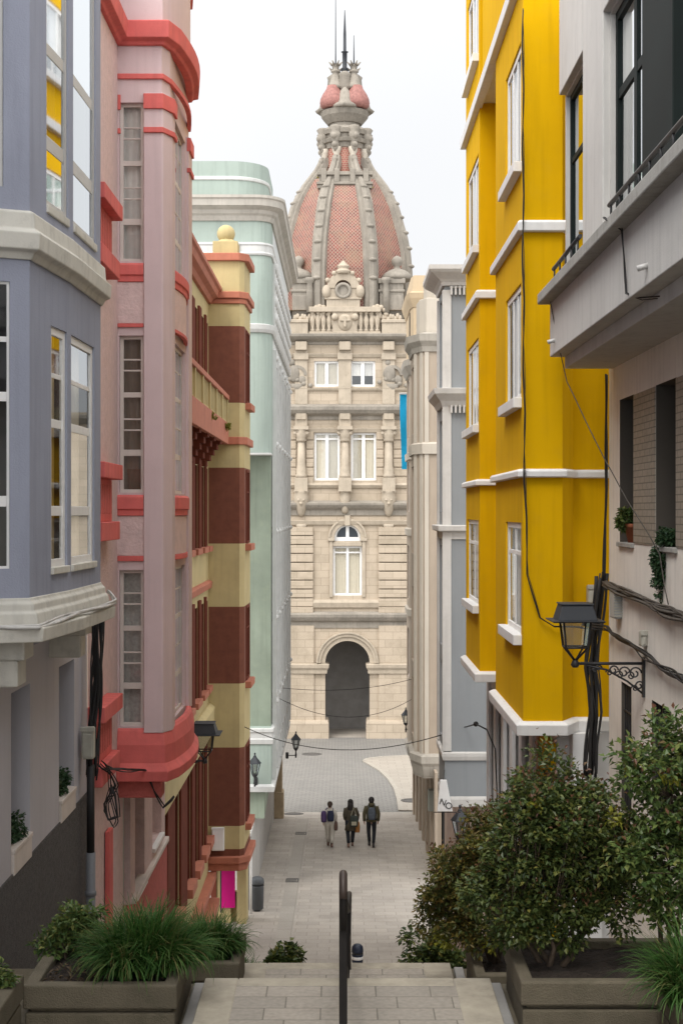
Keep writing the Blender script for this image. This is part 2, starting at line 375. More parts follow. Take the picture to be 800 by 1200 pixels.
# raised pavement with a rounded end in the plaza
pv = [(2.62,60.2),(2.66,63),(2.64,66),(2.45,69),(2.1,71.8),(1.62,73.9),(1.32,75.2),(1.5,76),(2.3,76.6),(4.2,77.2),(14,77.6),(14,60.2)]
b = MB(); n_ = len(pv)
b.face([(x,y,gz(y)+.06) for x,y in pv]); b.face([(2.4,60.19,gz(60.2)+.062),(14,60.19,gz(60.2)+.062),(14,60.19,gz(60.2)-.3),(2.4,60.19,gz(60.2)-.3)]); struct(b.build('plaza_pavement', M['pave']))
b = MB()
for (xa,ya),(xb,yb) in zip(pv[:11], pv[1:11]):
    d = Vector((xb-xa,yb-ya)).normalized(); nn = Vector((-d.y,d.x))*.22
    for o0,o1,h in ((0,nn,.066),):
        A,B_,C_,D_ = (xa,ya),(xb,yb),(xb+nn.x,yb+nn.y),(xa+nn.x,ya+nn.y)
        zt = [gz(ya)+h,gz(yb)+h]
        b.face([(*A,zt[0]),(*B_,zt[1]),(*C_,zt[1]),(*D_,zt[0])])
        b.face([(*C_,zt[1]),(*D_,zt[0]),(*D_,gz(ya)),(*C_,gz(yb))])
struct(b.build('kerb', M['kerb']))
# stairs: landing A, five steps, landing B, long flight to the street
b = MB()
def stair_w(y): return (-.93-.0*(y-8.3), 1.02)
xl, xr = -.83, .91
b.box(xl-.03, xr+.03, -14, 9.14, -3.3, -3.0)
for i in range(4): b.box(xl-.03, xr+.03, 9.14+.3*i, 9.14+.3*(i+1), -4.3, -3.0-.168*(i+1))
b.box(xl, xr, 10.34, 12.1, -4.6, -3.84)
for i in range(39):
    y = 12.1+.3*i; z = -3.84-.165*(i+1)
    b.box(xl-.6, xr+.7, y, y+.3, z-.6, z)
struct(b.build('stairs', M['stair'], bevel=.012))
M['edge'] = mat('pale_stair_nosing', (.36,.32,.25), .75, .18, 6, bump=.25, bscale=60, dirt=.35)
b = MB()
b.box(xl-.045, xl+.17, 8.0, 9.15, -3.06, -2.996); b.box(xr-.19, xr+.045, 8.0, 9.15, -3.06, -2.996); b.box(xl+.172, xr-.192, 9.0, 9.152, -3.06, -2.9965)
b.box(xl-.012, xl+.2, 10.5, 12.11, -3.9, -3.836); b.box(xr-.22, xr+.012, 10.5, 12.11, -3.9, -3.836); b.box(xl+.202, xr-.222, 11.95, 12.112, -3.9, -3.8365)
struct(b.build('stair_nosing', M['edge'], bevel=.008))
# side terraces that carry the planters and step down beside the stairs
b = MB()
for s_, x0, x1 in ((-1,-3.05,xl-.03),(1,xr+.03,3.6)):
    prof = [(-14,-3.12),(9.4,-3.12),(9.42,-3.95),(12.3,-3.95),(12.32,-4.8),(14.5,-5.3),(19,-7.6),(24.2,-10.3)]
    for (ya,za),(yb,zb) in zip(prof, prof[1:]): b.face([(x0,ya,za),(x1,ya,za),(x1,yb,zb),(x0,yb,zb)])
struct(b.build('terrace', M['concrete']))
b = MB(); b.box(xl-.13, xl-.035, 6.5, 9.3, -3.12, -3.075); b.box(xr+.035, xr+.13, 6.5, 9.3, -3.12, -3.075); b.box(xl-.13, xl-.05, 9.45, 12.2, -3.95, -3.9)
b.box(xr+.05, xr+.13, 9.45, 12.2, -3.95, -3.9)
struct(b.build('gutter', mat('pale_gutter', (.27,.26,.245), .6, .15, 5), bevel=.01))

# ================================================================== left: lavender grey house
M['lav'] = mat('lavender_render', (.315,.33,.40), .88, .08, .9, bump=.3, bscale=70, streak=.28, dirt=.10, dirtcol=(.2,.2,.22), spec=.2)
M['lavw'] = mat('pale_lavender_wall', (.50,.48,.51), .85, .05, .8, bump=.22, bscale=80, streak=.15)
M['ledge_g'] = mat('stained_cream_moulding', (.60,.575,.51), .8, .08, 2.5, streak=.35, dirt=.35, dirtcol=(.16,.15,.13), bump=.15, bscale=60)
M['pebble'] = mat('dark_pebbledash', (.11,.103,.10), .95, .3, 26, bump=1, bscale=90, bdist=.02)
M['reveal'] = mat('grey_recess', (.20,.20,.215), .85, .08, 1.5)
H1 = thing('lavender_house', 'lavender grey house with a projecting window bay above the left planter', 'house', (-3,12,-6))
w1 = [(-3,-2.0),(-3,16.8),(-7,16.8)]
ops = []
for ya, yb in ((3.0,4.6),(6.2,7.8),(9.5,10.55),(11.3,12.36),(12.93,13.72),(15.12,15.98)):
    ops.append(dict(seg=0,u0=ya+2,u1=yb+2,z0=-3.3,z1=-1.65,open=True,depth=.34))
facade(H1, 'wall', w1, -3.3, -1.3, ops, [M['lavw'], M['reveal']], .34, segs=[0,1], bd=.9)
facade(H1, 'upper_wall', w1, -1.3, 6.7, [], [M['lav'], M['dark']], segs=[0,1])
b = MB(); b.prism([(-2.985,-2),(-2.985,16.79),(-3.2,16.79),(-3.2,-2)], -11.5, -3.3); b.build('plinth', M['pebble'], H1)
b = MB(); b.box(-3.16,-3.10,12.55,12.62,-3.3,-1.65); b.build('jamb', mat('brown_jamb', (.16,.11,.08), .6), H1)
bay1 = [(-3.0,11.95),(-2.65,12.1),(-2.54,13.3),(-2.5,14.78),(-3.0,15.6)]
wn = []
lowrows = [(.22,.10),.42,.60,(.60,.07)]
wn1 = dict(rows=[(.235,.09),(.6,.08),.80], cols=[], fw=.075, fd=.03, fm=M['wframe'], glass=M['glass'])
wn.append(dict(seg=0,u0=.01,u1=.215,z0=-.48,z1=1.95,**{**wn1,'fw':.022,'curtain':None,'glass':M['glass']}))
wn.append(dict(seg=1,u0=.62,u1=1.13,z0=-.5,z1=1.67,curtain=M['curtain_y'],cov=(0,.95),**wn1,sill=(M['ledge_g'],.03,.06,.01)))
wn.append(dict(seg=2,u0=.07,u1=1.16,z0=-.5,z1=1.67,curtain=M['curtain_lt'],cov=(0,.8),**wn1,sill=(M['ledge_g'],.03,.06,.01)))
facade(H1, 'bay', bay1, -.76, 2.2, wn, [M['lav'], M['dark']], .02)
wn = []
wn2 = dict(rows=[(.2,.13),(.49,.11)], cols=[], fw=.055, fd=.03, fm=M['alu'], glass=M['glass_r'])
wn.append(dict(seg=0,u0=.01,u1=.16,z0=2.75,z1=5.6,**{**wn2,'glass':M['glass']}))
wn.append(dict(seg=1,u0=.48,u1=1.16,z0=2.72,z1=5.6,curtain=M['curtain'],cz=.0,**wn2,sill=(M['ledge_g'],.02,.07,.0)))
wn.append(dict(seg=2,u0=.16,u1=1.22,z0=2.72,z1=5.6,curtain=M['curtain'],**wn2,sill=(M['ledge_g'],.02,.07,.0)))
facade(H1, 'bay', bay1, 2.5, 6.4, wn, [M['lav'], M['dark']], .015)
ledge(H1, 'cornice', bay1, [(-.05,2.16),(.02,2.14),(.05,2.2),(.10,2.22),(.11,2.36),(.055,2.40),(.045,2.54),(0.01,2.56),(-.05,2.56)], M['ledge_g'])
ledge(H1, 'moulding', bay1, [(-.05,-1.1),(.14,-1.1),(.15,-.98),(.09,-.955),(.075,-.86),(.05,-.84),(.045,-.78),(.015,-.755),(.012,-.73),(-.05,-.73)], M['ledge_g'])
b = MB(); b.prism([(p[0],p[1]) for p in bay1], -1.098, -.9); b.prism([(p[0],p[1]) for p in bay1], 6.38, 6.7); b.build('slab', M['ledge_g'], H1)
for y0, y1, xa in ((12.12,12.5,-2.7),(14.6,14.95,-2.62)):
    b = MB(); b.box(-3.02, xa, y0, y1, -1.27, -1.1); b.box(-3.02, xa-.06, y0+.02, y1-.02, -1.5, -1.27); b.build('corbel', M['ledge_g'], H1, bevel=.015)

# ================================================================== left: pink house
M['pink'] = mat('smooth_pink_render', (.62,.485,.485), .85, .07, .9, bump=.22, bscale=60, streak=.2, dirt=.08, dirtcol=(.4,.3,.29), spec=.2)
M['pinkr'] = mat('roughcast_pink_render', (.65,.49,.47), .9, .10, 9, bump=.6, bscale=28, bdist=.02, streak=.08)
M['coral'] = mat('coral_paint', (.66,.15,.135), .75, .12, 2.2, bump=.2, bscale=50, streak=.35, dirt=.15, dirtcol=(.33,.12,.1), spec=.2)
M['coral_d'] = mat('coral_roughcast_plinth', (.52,.135,.115), .85, .12, 9, bump=.8, bscale=30, bdist=.02)
H2 = thing('pink_house', 'pink house with coral bands and a bow fronted window bay', 'house', (-3,20,-8))
w2 = [(-3,16.82),(-3,24.2),(-3.6,24.2)]
ops = [dict(seg=0,u0=19.55-16.82,u1=20.25-16.82,z0=-6.6,z1=-3.75,open=True,depth=.18),
       dict(seg=0,u0=20.7-16.82,u1=21.7-16.82,z0=-5.6,z1=-3.75,depth=.16,cols=[.5],rows=[.7],curtain=M['curtain'],fm=M['wframe_old'],sill=(M['wframe'],.05,.06,.03)),
       dict(seg=0,u0=22.6-16.82,u1=23.75-16.82,z0=-5.35,z1=-3.9,depth=.22,cols=[.5],rows=[.7],curtain=M['curtain'],fm=M['wframe_old'],sill=(M['wframe'],.05,.06,.03)),
       dict(seg=0,u0=.12,u1=.55,z0=.9,z1=2.6,depth=.1,cols=[],curtain=M['curtain'],fm=M['wframe_old']),
       dict(seg=0,u0=.12,u1=.6,z0=3.95,z1=5.7,depth=.1,cols=[],curtain=M['curtain'],fm=M['wframe_old'])]
facade(H2, 'wall', w2, -5.6, 6.6, ops, [M['pinkr'], M['dark']], .16)
facade(H2, 'upper_wall', w2, 6.6, 7.6, [], [M['pink'], M['dark']])
b = MB(); b.prism([(-2.965,17.9),(-2.965,24.21),(-3.2,24.21),(-3.2,17.9)], -12, -5.6); b.build('plinth', M['coral_d'], H2)
b = MB(); b.prism([(-2.93,20.3),(-2.93,24.23),(-3.1,24.23),(-3.1,20.3)], -5.6, -5.52); b.build('plinth_coping', M['wframe_old'], H2, bevel=.01)
b = MB(); b.box(-3.13,-3.09,19.57,20.23,-6.6,-3.77); b.box(-3.09,-3.075,19.66,20.14,-5.3,-3.9); b.build('door', mat('pale_green_door', (.42,.44,.40), .5, .08, 4), H2, bevel=.01)
b = MB(); b.box(-2.99,-2.93,18.0,18.28,-6.8,-4.05); b.box(-2.99,-2.86,17.55,17.98,-5.75,-5.5); b.build('pilaster', M['coral'], H2, bevel=.01)
# bow-fronted bay
bow = [(-3.0,19.1),(-2.41,19.1),(-2.33,19.34)]+[(-2.33+.10*math.sin(math.pi*i/8), 19.34+(21.72-19.34)*i/8) for i in range(1,8)]+[(-2.33,21.72),(-3.0,21.95)]
bayp = [(-3.0,19.1),(-2.41,19.1),(-2.33,19.34),(-2.33,19.56),(-2.33,21.28),(-2.33,21.72),(-3.0,21.95)]
wn = []
for k,(z0,z1,cu) in enumerate(((3.37,5.5,M['curtain']),(.26,2.37,M['curtain_b']),(-2.88,-.78,M['curtain_g']))):
    wn.append(dict(seg=0,u0=.02,u1=.345,z0=z0,z1=z1,depth=.07,cols=[],rows=[(.255,.085),.40,.47,(.625,.07),.78,.85],bw=.022,fw=.045,curtain=cu,fm=M['wframe_old']))
    wn.append(dict(seg=3,u0=.05,u1=1.66,z0=z0,z1=z1,depth=.05,fd=.03,cols=[.25,(.5,.08),.75],rows=[(.255,.085),.45,(.65,.07),.84],bw=.025,fw=.05,curtain=M['curtain'],fm=M['wframe_old'],glass=M['glass_r']))
facade(H2, 'bay', bayp, -3.0, 6.35, wn, [M['pink'], M['dark']], .07)
b = MB(); b.prism([(-2.645,19.12),(-2.645,19.05),(-2.405,19.05),(-2.385,19.06),(-2.29,19.3),(-2.285,19.56),(-2.34,19.56),(-2.42,19.14)], -2.96, 5.62)
b.build('pilaster', M['pink'], H2, bevel=.008)
b = MB(); b.prism([(-2.34,21.29),(-2.28,21.29),(-2.28,21.74),(-2.34,21.76)], -2.96, 5.62); b.build('pilaster', M['pink'], H2, bevel=.008)
for z0,z1 in ((5.40,5.6),(5.08,5.15)):
    b = MB(); b.sweep([(-2.645,19.05),(-2.405,19.05),(-2.29,19.3),(-2.285,19.57)], rect(.035,z0,z1)); b.build('capital', M['coral'], H2, bevel=.006); b = MB(); b.sweep([(-3.0,19.095),(-2.96,19.095)], rect(.02,z0,z1,-.02)); b.build('capital', M['coral'], H2, bevel=.006); b = MB(); b.sweep([(-2.28,21.28),(-2.28,21.76)], rect(.03,z0,z1)); b.build('capital', M['coral'], H2, bevel=.006)
nearp = [(-3.0,19.1),(-2.65,19.1)]; farp = [(-2.33,19.57)]+[(-2.33+.07*math.sin(math.pi*i/8), 19.57+(21.27-19.57)*i/8) for i in range(1,8)]+[(-2.33,21.27)]
for zt, zb, zu, zl in ((3.34,3.09,2.53,2.48),(.23,-.05,-.59,-.66)):
    for pl in (nearp, farp):
        ledge(H2, 'band', pl, [(-.03,zb),(.03,zb),(.03,zb+.08),(.055,zb+.09),(.055,zt-.03),(.03,zt),(-.03,zt)], M['coral'], .006)
        ledge(H2, 'band', pl, rect(.03,zl,zu), M['coral'], .006)
        b = MB(); q = pl
        b.sweep(q, rect(.012,zu+.006,zb-.006,-.02)); b.build('spandrel', M['pinkr'], H2)
ledge(H2, 'band', bow, rect(.035,5.81,5.88), M['coral'], .006)
corn = [(-3,16.82),(-3.0,19.1)]+bow[1:]
ledge(H2, 'cornice', corn, [(-.05,6.26),(.05,6.26),(.07,6.3),(.15,6.33),(.165,6.55),(.12,6.57),(-.05,6.57)], M['coral'])
b = MB(); b.sweep(corn, rect(.02,6.56,7.7,-.3)); b.build('parapet', M['pink'], H2, bevel=.01)
b = MB(); b.sweep(bow, [(-.25,7.69),(.06,7.69),(.06,7.8),(-.25,7.8)]); b.build('coping', M['coral'], H2)
b = MB(); b.prism(bow, 6.3, 6.5); b.build('roof', M['pink'], H2)
ledge(H2, 'bay_base', bow, [(-.05,-3.60),(.13,-3.60),(.145,-3.46),(.10,-3.40),(.075,-3.36),(.075,-3.12),(.06,-3.06),(.03,-2.94),(.0,-2.9),(-.05,-2.9)], M['coral'])
b = MB(); b.prism(bow, -3.595, -3.5); b.build('soffit', M['pinkr'], H2)
b = MB(); b.box(-3.02,-2.42,19.15,19.5,-3.85,-3.60); b.box(-3.02,-2.45,21.3,21.6,-3.85,-3.60); b.build('bracket', M['coral_d'], H2, bevel=.01)
for zc in (3.82,.50,-2.42):      # shallow coral balconies on the flat wall
    b = MB(); b.prism([(-3.02,16.86),(-2.80,16.86),(-2.80,18.25),(-3.02,18.25)], zc-.09, zc+.1); b.prism([(-3.02,16.86),(-2.83,16.86),(-2.83,18.2),(-3.02,18.2)], zc-.85, zc-.62)
    b.prism([(-3.02,16.86),(-2.92,16.86),(-2.92,18.12),(-3.02,18.12)], zc-.62, zc-.09)
    f = b.build('balcony', M['coral'], H2, bevel=.01)
    b = MB()
    for i in range(9): y = 17.0+.13*i; b.box(-2.93,-2.915,y,y+.05,zc-.52,zc-.16)
    b.build('slot', M['coral_d'], f)

# ================================================================== left: cream and oxblood house
M['cream'] = mat('cream_render', (.46,.37,.185), .8, .10, 1.3, bump=.15, bscale=60, streak=.22, dirt=.15, dirtcol=(.25,.2,.12))
M['ox'] = mat('oxblood_render', (.165,.055,.032), .85, .14, 5, bump=.5, bscale=45, streak=.15)
M['oxs'] = mat('oxblood_paint', (.135,.04,.026), .85, .15, 3, spec=.08)
M['terra'] = mat('terracotta_moulding', (.40,.14,.085), .75, .14, 3, streak=.25, dirt=.2, dirtcol=(.10,.05,.03))
H3 = thing('cream_house', 'cream house with oxblood stripes on a corner turret topped by a ball', 'house', (-3.5,32,-11))
WX = -3.55
w3 = [(WX,24.25),(WX,38.0)]
wn = []
pair = dict(cols=[.5],rows=[.72],fm=M['oxs'],bw=.06,fw=.07,glass=M['glass'])
for y in (25.2,27.6,30.0,32.4,34.1,35.7,37.0):
    wd = .95 if y < 37 else .8
    wn.append(dict(seg=0,u0=y-24.25,u1=y+wd-24.25,z0=3.1,z1=5.0,depth=.18,**{**pair,'fm':M['wframe']},curtain=M['curtain']))
    wn.append(dict(seg=0,u0=y-24.25,u1=y+wd-24.25,z0=-.9,z1=1.15,depth=.10,fd=.04,**pair,curtain=M['curtain_b'],sill=(M['terra'],.14,.14,.06)))
    wn.append(dict(seg=0,u0=y-24.25,u1=y+wd-24.25,z0=-4.6,z1=-2.35,depth=.10,fd=.04,**pair,curtain=M['curtain_b'],sill=(M['terra'],.14,.14,.06)))
    wn.append(dict(seg=0,u0=y-24.25,u1=y+wd-24.25,z0=-8.6,z1=-6.1,depth=.10,fd=.04,**pair,sill=(M['terra'],.18,.2,.06)))
facade(H3, 'wall', w3, -13, 5.75, wn, [M['cream'], M['dark'], M['oxs']], .1, rev=2)
for y0,y1 in [(24.5,25.1),(26.25,27.5),(28.65,29.9),(31.05,32.3),(33.4,34.0),(35.1,35.6),(36.7,36.95)]:
    for z0,z1 in ((2.9,5.1),(-1.0,1.3),(-4.7,-2.2),(-8.9,-5.95)):
        b = MB(); b.box(WX-.02,WX+.06,y0,y1,z0,z1); b.build('pilaster', M['oxs'], H3, bevel=.01)
ledge(H3, 'cornice', w3, [(-.05,5.55),(.08,5.55),(.14,5.66),(.26,5.72),(.30,5.86),(.36,5.9),(.36,6.0),(-.05,6.02)], M['terra'])
ledge(H3, 'band', w3, [(-.03,-2.02),(.09,-2.02),(.11,-1.86),(.05,-1.82),(-.03,-1.8)], M['terra'])
ledge(H3, 'fascia', w3, [(-.03,-5.85),(.16,-5.85),(.18,-5.2),(.05,-5.1),(-.03,-5.1)], M['cream'])
for zz, o_ in ((-9.6,.22),(-10.3,.30)): ledge(H3, 'base_moulding', w3, rect(o_,zz-.18,zz), M['terra'])
# balcony
b = MB(); b.box(WX,-3.02,27.6,37.9,1.86,2.02); b.box(-3.12,-3.0,27.6,37.9,1.80,2.36); b.box(WX,-3.13,27.6,27.72,2.02,2.36)
bl = b.build('balcony', M['terra'], H3, bevel=.015)
b = MB(); b.box(-3.14,-2.98,27.55,37.92,2.98,3.1); b.build('rail', M['terra'], bl, bevel=.01)
for i in range(7): b = MB(); y = 27.6+i*1.68; b.box(-3.12,-3.0,y,y+.14,2.36,2.98); b.build('post', M['cream'], bl)
for q in range(6):
    b = MB()
    for i in range(7): y = 27.6+q*1.68+.14+.2*(i+.4); b.box(-3.09,-3.04,y,y+.08,2.37,2.97)
    b.box(-3.085,-3.045,27.6+q*1.68+.14,27.6+q*1.68+1.68,2.37,2.42); b.build('baluster_row', M['cream'], bl)
for y in (28.6,30.6,32.5,34.2,35.9):
    b = MB()
    for k in range(5): b.box(WX,WX+.50-.09*k,y,y+.42,1.86-.14*(k+1),1.86-.14*k)
    b.build('bracket', M['oxs'], H3, bevel=.01)
# turret
def turplan(e=0):
    return [(-3.62-e,38.0-e),(-2.72,38.0-e),(-2.60+e,38.12),(-2.56+e,39.9),(-3.62,40.1)]
tp = turplan()
def tz(y): return pz(y,38)
bands = [(306,382,'c'),(382,472,'o'),(472,548,'c'),(548,637,'o'),(637,711,'c'),(711,801,'o'),(801,876,'c'),(876,968,'o'),(968,995,'c'),(995,1005,'o')]
b = MB()
for a, c, k in bands: b.prism(tp, tz(c), tz(a), 0 if k == 'c' else 1)
tur = b.build('turret', [M['cream'], M['ox']], H3)
for a,c,e in ((297,306,.13),(342,350,.12),(350,356,.06)): b = MB(); b.prism(turplan(e), tz(c), tz(a)); b.build('turret_ledge', M['terra'], H3, bevel=.02)
b = MB(); b.prism(turplan(.09), tz(521), tz(512)); b.build('turret_ledge', M['terra'], H3, bevel=.02)
for a,c,e in ((1003,1011,.16),(1011,1020,.08)): b = MB(); b.prism(turplan(e), tz(c), tz(a)); b.build('turret_base', M['terra'], H3, bevel=.02)
b = MB(); b.prism([(-3.45,38.15),(-2.78,38.15),(-2.78,38.9),(-3.45,38.9)], tz(298), tz(281)); b.frustum((-3.1,38.5), .3, .2, tz(281), tz(277), 8); b.build('pedestal', M['cream'], H3, bevel=.015)
b = MB(); b.ball((-3.12,38.5,tz(270)), .245, 20); b.build('ball_finial', M['cream'], H3)
for y0,z0,z1 in ((38.5,tz(637),tz(550)),(38.5,tz(800),tz(712)),(38.5,tz(968),tz(878)),(38.5,tz(470),tz(384))):     # street-side window strips of the turret
    A,d,n,L = seg(tp,2); window(H3,A,d,n,.45,1.35,z0,z1,inset=-.03,cols=[.5],rows=[.7],fm=M['oxs'],glass=M['glass_r'],curtain=None)
    s_ = MB(); s_.obox(A,d,n,.3,1.5,-.16,.02,z0-.2,z0-.02); s_.build('window_sill', M['terra'], H3, bevel=.012)
# entrance under the turret
b = MB(); b.prism([(-3.6,39.3),(-3.05,39.3),(-3.05,39.55),(-3.6,39.55)], -13, tz(1018)); b.prism([(-2.88,39.2),(-2.62,39.2),(-2.62,40.05),(-2.88,40.05)], -13, tz(1018)); b.prism([(-3.049,39.5),(-2.881,39.5),(-2.881,39.7),(-3.049,39.7)],-13,tz(1062)-.02); b.build('entrance_wall', M['cream'], H3, bevel=.01)
b = MB(); b.box(-3.6,-3.45,39.25,39.298,-13,tz(1018)); b.build('entrance_jamb', M['oxs'], H3)
b = MB(); b.box(-3.3,-2.93,39.21,39.26,pz(1064,39.2),tz(1019)); b.box(-3.34,-3.305,39.22,39.27,pz(1070,39.2),tz(1019),1); b.build('panel', [mat('magenta_panel', (.50,.0,.165), .5, .04, 3), M['black']], H3)

# ================================================================== left: turquoise building
M['turq'] = mat('turquoise_render', (.335,.395,.352), .8, .07, .6, bump=.08, bscale=60, streak=.3, dirt=.2, dirtcol=(.24,.28,.22), spec=.2)
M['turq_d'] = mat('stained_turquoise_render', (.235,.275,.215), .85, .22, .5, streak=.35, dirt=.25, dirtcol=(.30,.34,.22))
M['whitetrim'] = mat('white_trim', (.56,.56,.54), .7, .08, 2, streak=.25, dirt=.15, dirtcol=(.3,.3,.28))
M['corn'] = mat('weathered_cornice', (.45,.42,.37), .85, .12, 1.2, streak=.35, dirt=.25, dirtcol=(.2,.18,.15))
M['gal'] = mat('gallery_paint', (.58,.60,.59), .55, .07, 2, streak=.12)
H4 = thing('turquoise_building', 'pale turquoise corner building with rounded parapet and white glazed gallery', 'building', (-3,48,-12))
def rc(x, y0, r, xl_=-7.5, y1=56.5, n=7):
    return [(xl_,y0)]+[(x-r+r*math.sin(math.pi/2*i/n), y0+r-r*math.cos(math.pi/2*i/n)) for i in range(n+1)]+[(x,y1),(x-2.5,y1+.01)]
GX = -2.12
ZB = -8.45
p4 = rc(GX,42.6,.5)
b = MB(); b.prism([(-7.5,42.6)]+p4[1:-2]+[(GX,44.0),(-7.5,44.0)], 1.78, 9.1); b.build('upper_wall', M['turq'], H4)
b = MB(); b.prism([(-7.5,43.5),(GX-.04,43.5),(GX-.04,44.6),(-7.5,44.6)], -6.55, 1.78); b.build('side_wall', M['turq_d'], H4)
b = MB(); b.box(-7.5,GX+.01,42.58,43.49,1.72,1.775); b.build('soffit', M['whitetrim'], H4)
b = MB(); b.prism([(-7.5,43.2),(GX-.02,43.2),(GX-.02,44.5),(-7.5,44.5)], ZB, -6.55); b.build('lower_wall', M['turq'], H4)
ledge(H4,'ledge',[(-7.5,43.2),(GX,43.2),(GX,44.6)],[(-.05,-7.05),(.04,-7.05),(.06,-6.9),(.03,-6.88),(.03,-6.7),(.07,-6.68),(.07,-6.58),(-.05,-6.55)],M['whitetrim'])
ledge(H4,'ledge',[(-7.5,43.2),(GX+.02,43.2),(GX+.02,56.5)],[(-.1,ZB-.05),(.06,ZB-.05),(.08,ZB+.12),(.02,ZB+.18),(-.1,ZB+.2)],M['whitetrim'])
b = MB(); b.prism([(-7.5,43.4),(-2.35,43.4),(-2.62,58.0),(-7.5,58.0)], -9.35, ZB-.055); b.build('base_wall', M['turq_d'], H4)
M['slat'] = brickmat('grey_panel_wall', (.50,.48,.45),(.44,.425,.40),(.22,.21,.2),'yz',.35,4.0,.03,.8,.4,.3,offset=0,staincol=(.25,.23,.21))
b = MB(); b.prism([(-7.5,43.0),(-2.66,41.0),(-2.62,41.0),(-2.74,58.6),(-7.5,58.6)], -14, -9.36); b.build('street_wall', M['slat'], H4)
b = MB(); b.prism([(-2.85,57.9),(-2.42,57.9),(-2.42,58.5),(-2.85,58.5)], -14, -9.0); b.prism([(-2.9,57.8),(-2.36,57.8),(-2.36,58.6),(-2.9,58.6)], -14, -11.4); b.build('pillar', mat('ochre_stone', (.40,.31,.20), .85, .15, 3, dirt=.3), H4, bevel=.02)
# street gallery: white glazed storeys
wn = []
for (z0,z1) in ((2.35,4.55),(-.45,1.95),(-3.1,-.8),(-5.6,-3.4),(-8.1,-6.1)):
    for i in range(6):
        u0 = .12+i*2.06; wn.append(dict(seg=0,u0=u0,u1=u0+1.9,z0=z0,z1=z1,depth=.14,cols=[.25,.5,.75],rows=[.3,.75],bw=.09,fw=.1,fm=M['gal'],glass=M['glass'],curtain=M['curtain']))
facade(H4,'gallery',[(GX,44.0),(GX,56.5),(GX-2,56.5)], ZB+.1, 9.1, wn, [M['gal'],M['dark']], .14)
b = MB()
for i in range(7):
    y = 44.02+i*2.06; b.box(GX-.02,GX+.11,y-.05,y+.17,ZB+.2,5.0)
    for zz in (4.75,2.1,-.6,-3.25,-5.85): b.ball((GX+.09,y+.05,zz),.09,8)
b.build('gallery_mullion', M['whitetrim'], H4)
for zz in (4.62,2.05,-.65,-3.3,-5.9): ledge(H4,'gallery_rail',[(GX,44.0),(GX,56.5)],rect(.06,zz,zz+.14),M['whitetrim'])
# lace panel of white tiles with bosses
b = MB(); b.box(GX-.02,GX+.06,44.0,56.4,5.75,7.9)
for i in range(16):
    for j in range(4): b.ball((GX+.07,44.4+i*.77,6.05+j*.52),.17,8,sx=.5)
b.build('tile_frieze', M['whitetrim'], H4)
for zz,rr,st in ((5.58,.13,.1),(4.98,.09,.0),(-6.0,.09,.1),(-7.4,.09,.12)):
    b = MB(); b.box(GX-.02,GX+.05,44.05,56.45,zz-.08,zz+.05)
    for i in range(34): b.ball((GX+.05,44.2+i*.37,zz-st*(i%2)),rr,8,sx=.5)
    b.build('garland', M['whitetrim'], H4)
ledge(H4,'band',p4[:-1],[(-.03,7.7),(.04,7.7),(.06,7.76),(.03,7.8),(.03,7.98),(.06,8.02),(.04,8.08),(-.03,8.08)],M['whitetrim'])
ledge(H4,'band',p4[:-1],[(-.03,5.38),(.05,5.38),(.10,5.48),(.12,5.62),(-.03,5.66)],M['whitetrim'])
ledge(H4,'cornice',p4[:-1],[(-.1,8.72),(.05,8.72),(.10,8.86),(.16,8.92),(.20,9.02),(.36,9.12),(.38,9.3),(.42,9.34),(.42,9.42),(-.1,9.46)],M['corn'],.0)
p4b = rc(GX-.12,42.75,1.1,y1=46.5)
b = MB(); b.sweep(p4b[:-1],rect(.0,9.4,10.55,-.4)); b.build('parapet', M['turq'], H4)
ledge(H4,'coping',p4b[:-1],[(-.4,9.98),(.02,9.98),(.035,10.0),(.035,10.08),(.0,10.1),(-.4,10.1)],M['whitetrim'])
b = MB(); b.prism(rc(GX,42.6,.5)[:-1]+[(-7.5,56.5)], 9.1, 9.38); b.build('roof', M['corn'], H4)
b = MB(); b.box(-3.75,-3.05,42.48,42.6,7.5,8.05); b.build('wall_plate', M['whitetrim'], H4)
# ================================================================== right: grey balcony house
M['greyr'] = mat('pale_grey_render', (.52,.505,.48), .88, .08, .9, bump=.28, bscale=70, streak=.3, dirt=.12, dirtcol=(.25,.24,.22), spec=.2)
M['greyl'] = mat('cream_grey_wall', (.74,.69,.62), .9, .08, .9, bump=.28, bscale=80, streak=.28, dirt=.15, dirtcol=(.38,.34,.28), spec=.2)
M['ledge_c'] = mat('mossy_concrete_ledge', (.33,.32,.295), .88, .12, 3, bump=.35, bscale=60, streak=.45, dirt=.4, dirtcol=(.13,.13,.10))
M['tile'] = brickmat('small_grey_wall_tiles', (.30,.262,.215),(.265,.235,.195),(.135,.12,.10),'yz',.24,.075,.007,.6,.25,.3,staincol=(.2,.18,.15))
H5 = thing('grey_house', 'pale grey house with a long overhanging balcony and tiled recesses', 'house', (3.4,14,-8))
w5 = [(6,18.1),(3.4,18.1),(3.4,-2)]
wn = []
for ya, yb in ((17.4,16.55),(15.4,14.45),(13.3,12.3),(11.1,10.1),(8.9,7.9)): wn.append(dict(seg=1,u0=18.1-ya,u1=18.1-yb,z0=-.37,z1=1.37,open=True,depth=.34))
for ya, yb in ((17.3,16.7),(15.6,14.7),(12.8,11.9),(9.8,8.9)): wn.append(dict(seg=1,u0=18.1-ya,u1=18.1-yb,z0=-3.6,z1=-2.06,depth=.14,cols=[.5],rows=[],fm=M['dframe'],curtain=None))
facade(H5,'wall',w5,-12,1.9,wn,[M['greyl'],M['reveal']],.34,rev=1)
M['reveal_w'] = mat('dark_recess_colour', (.085,.073,.06), .85, .08, 1.5)  # recess faces and backs get a darker colour than the wall
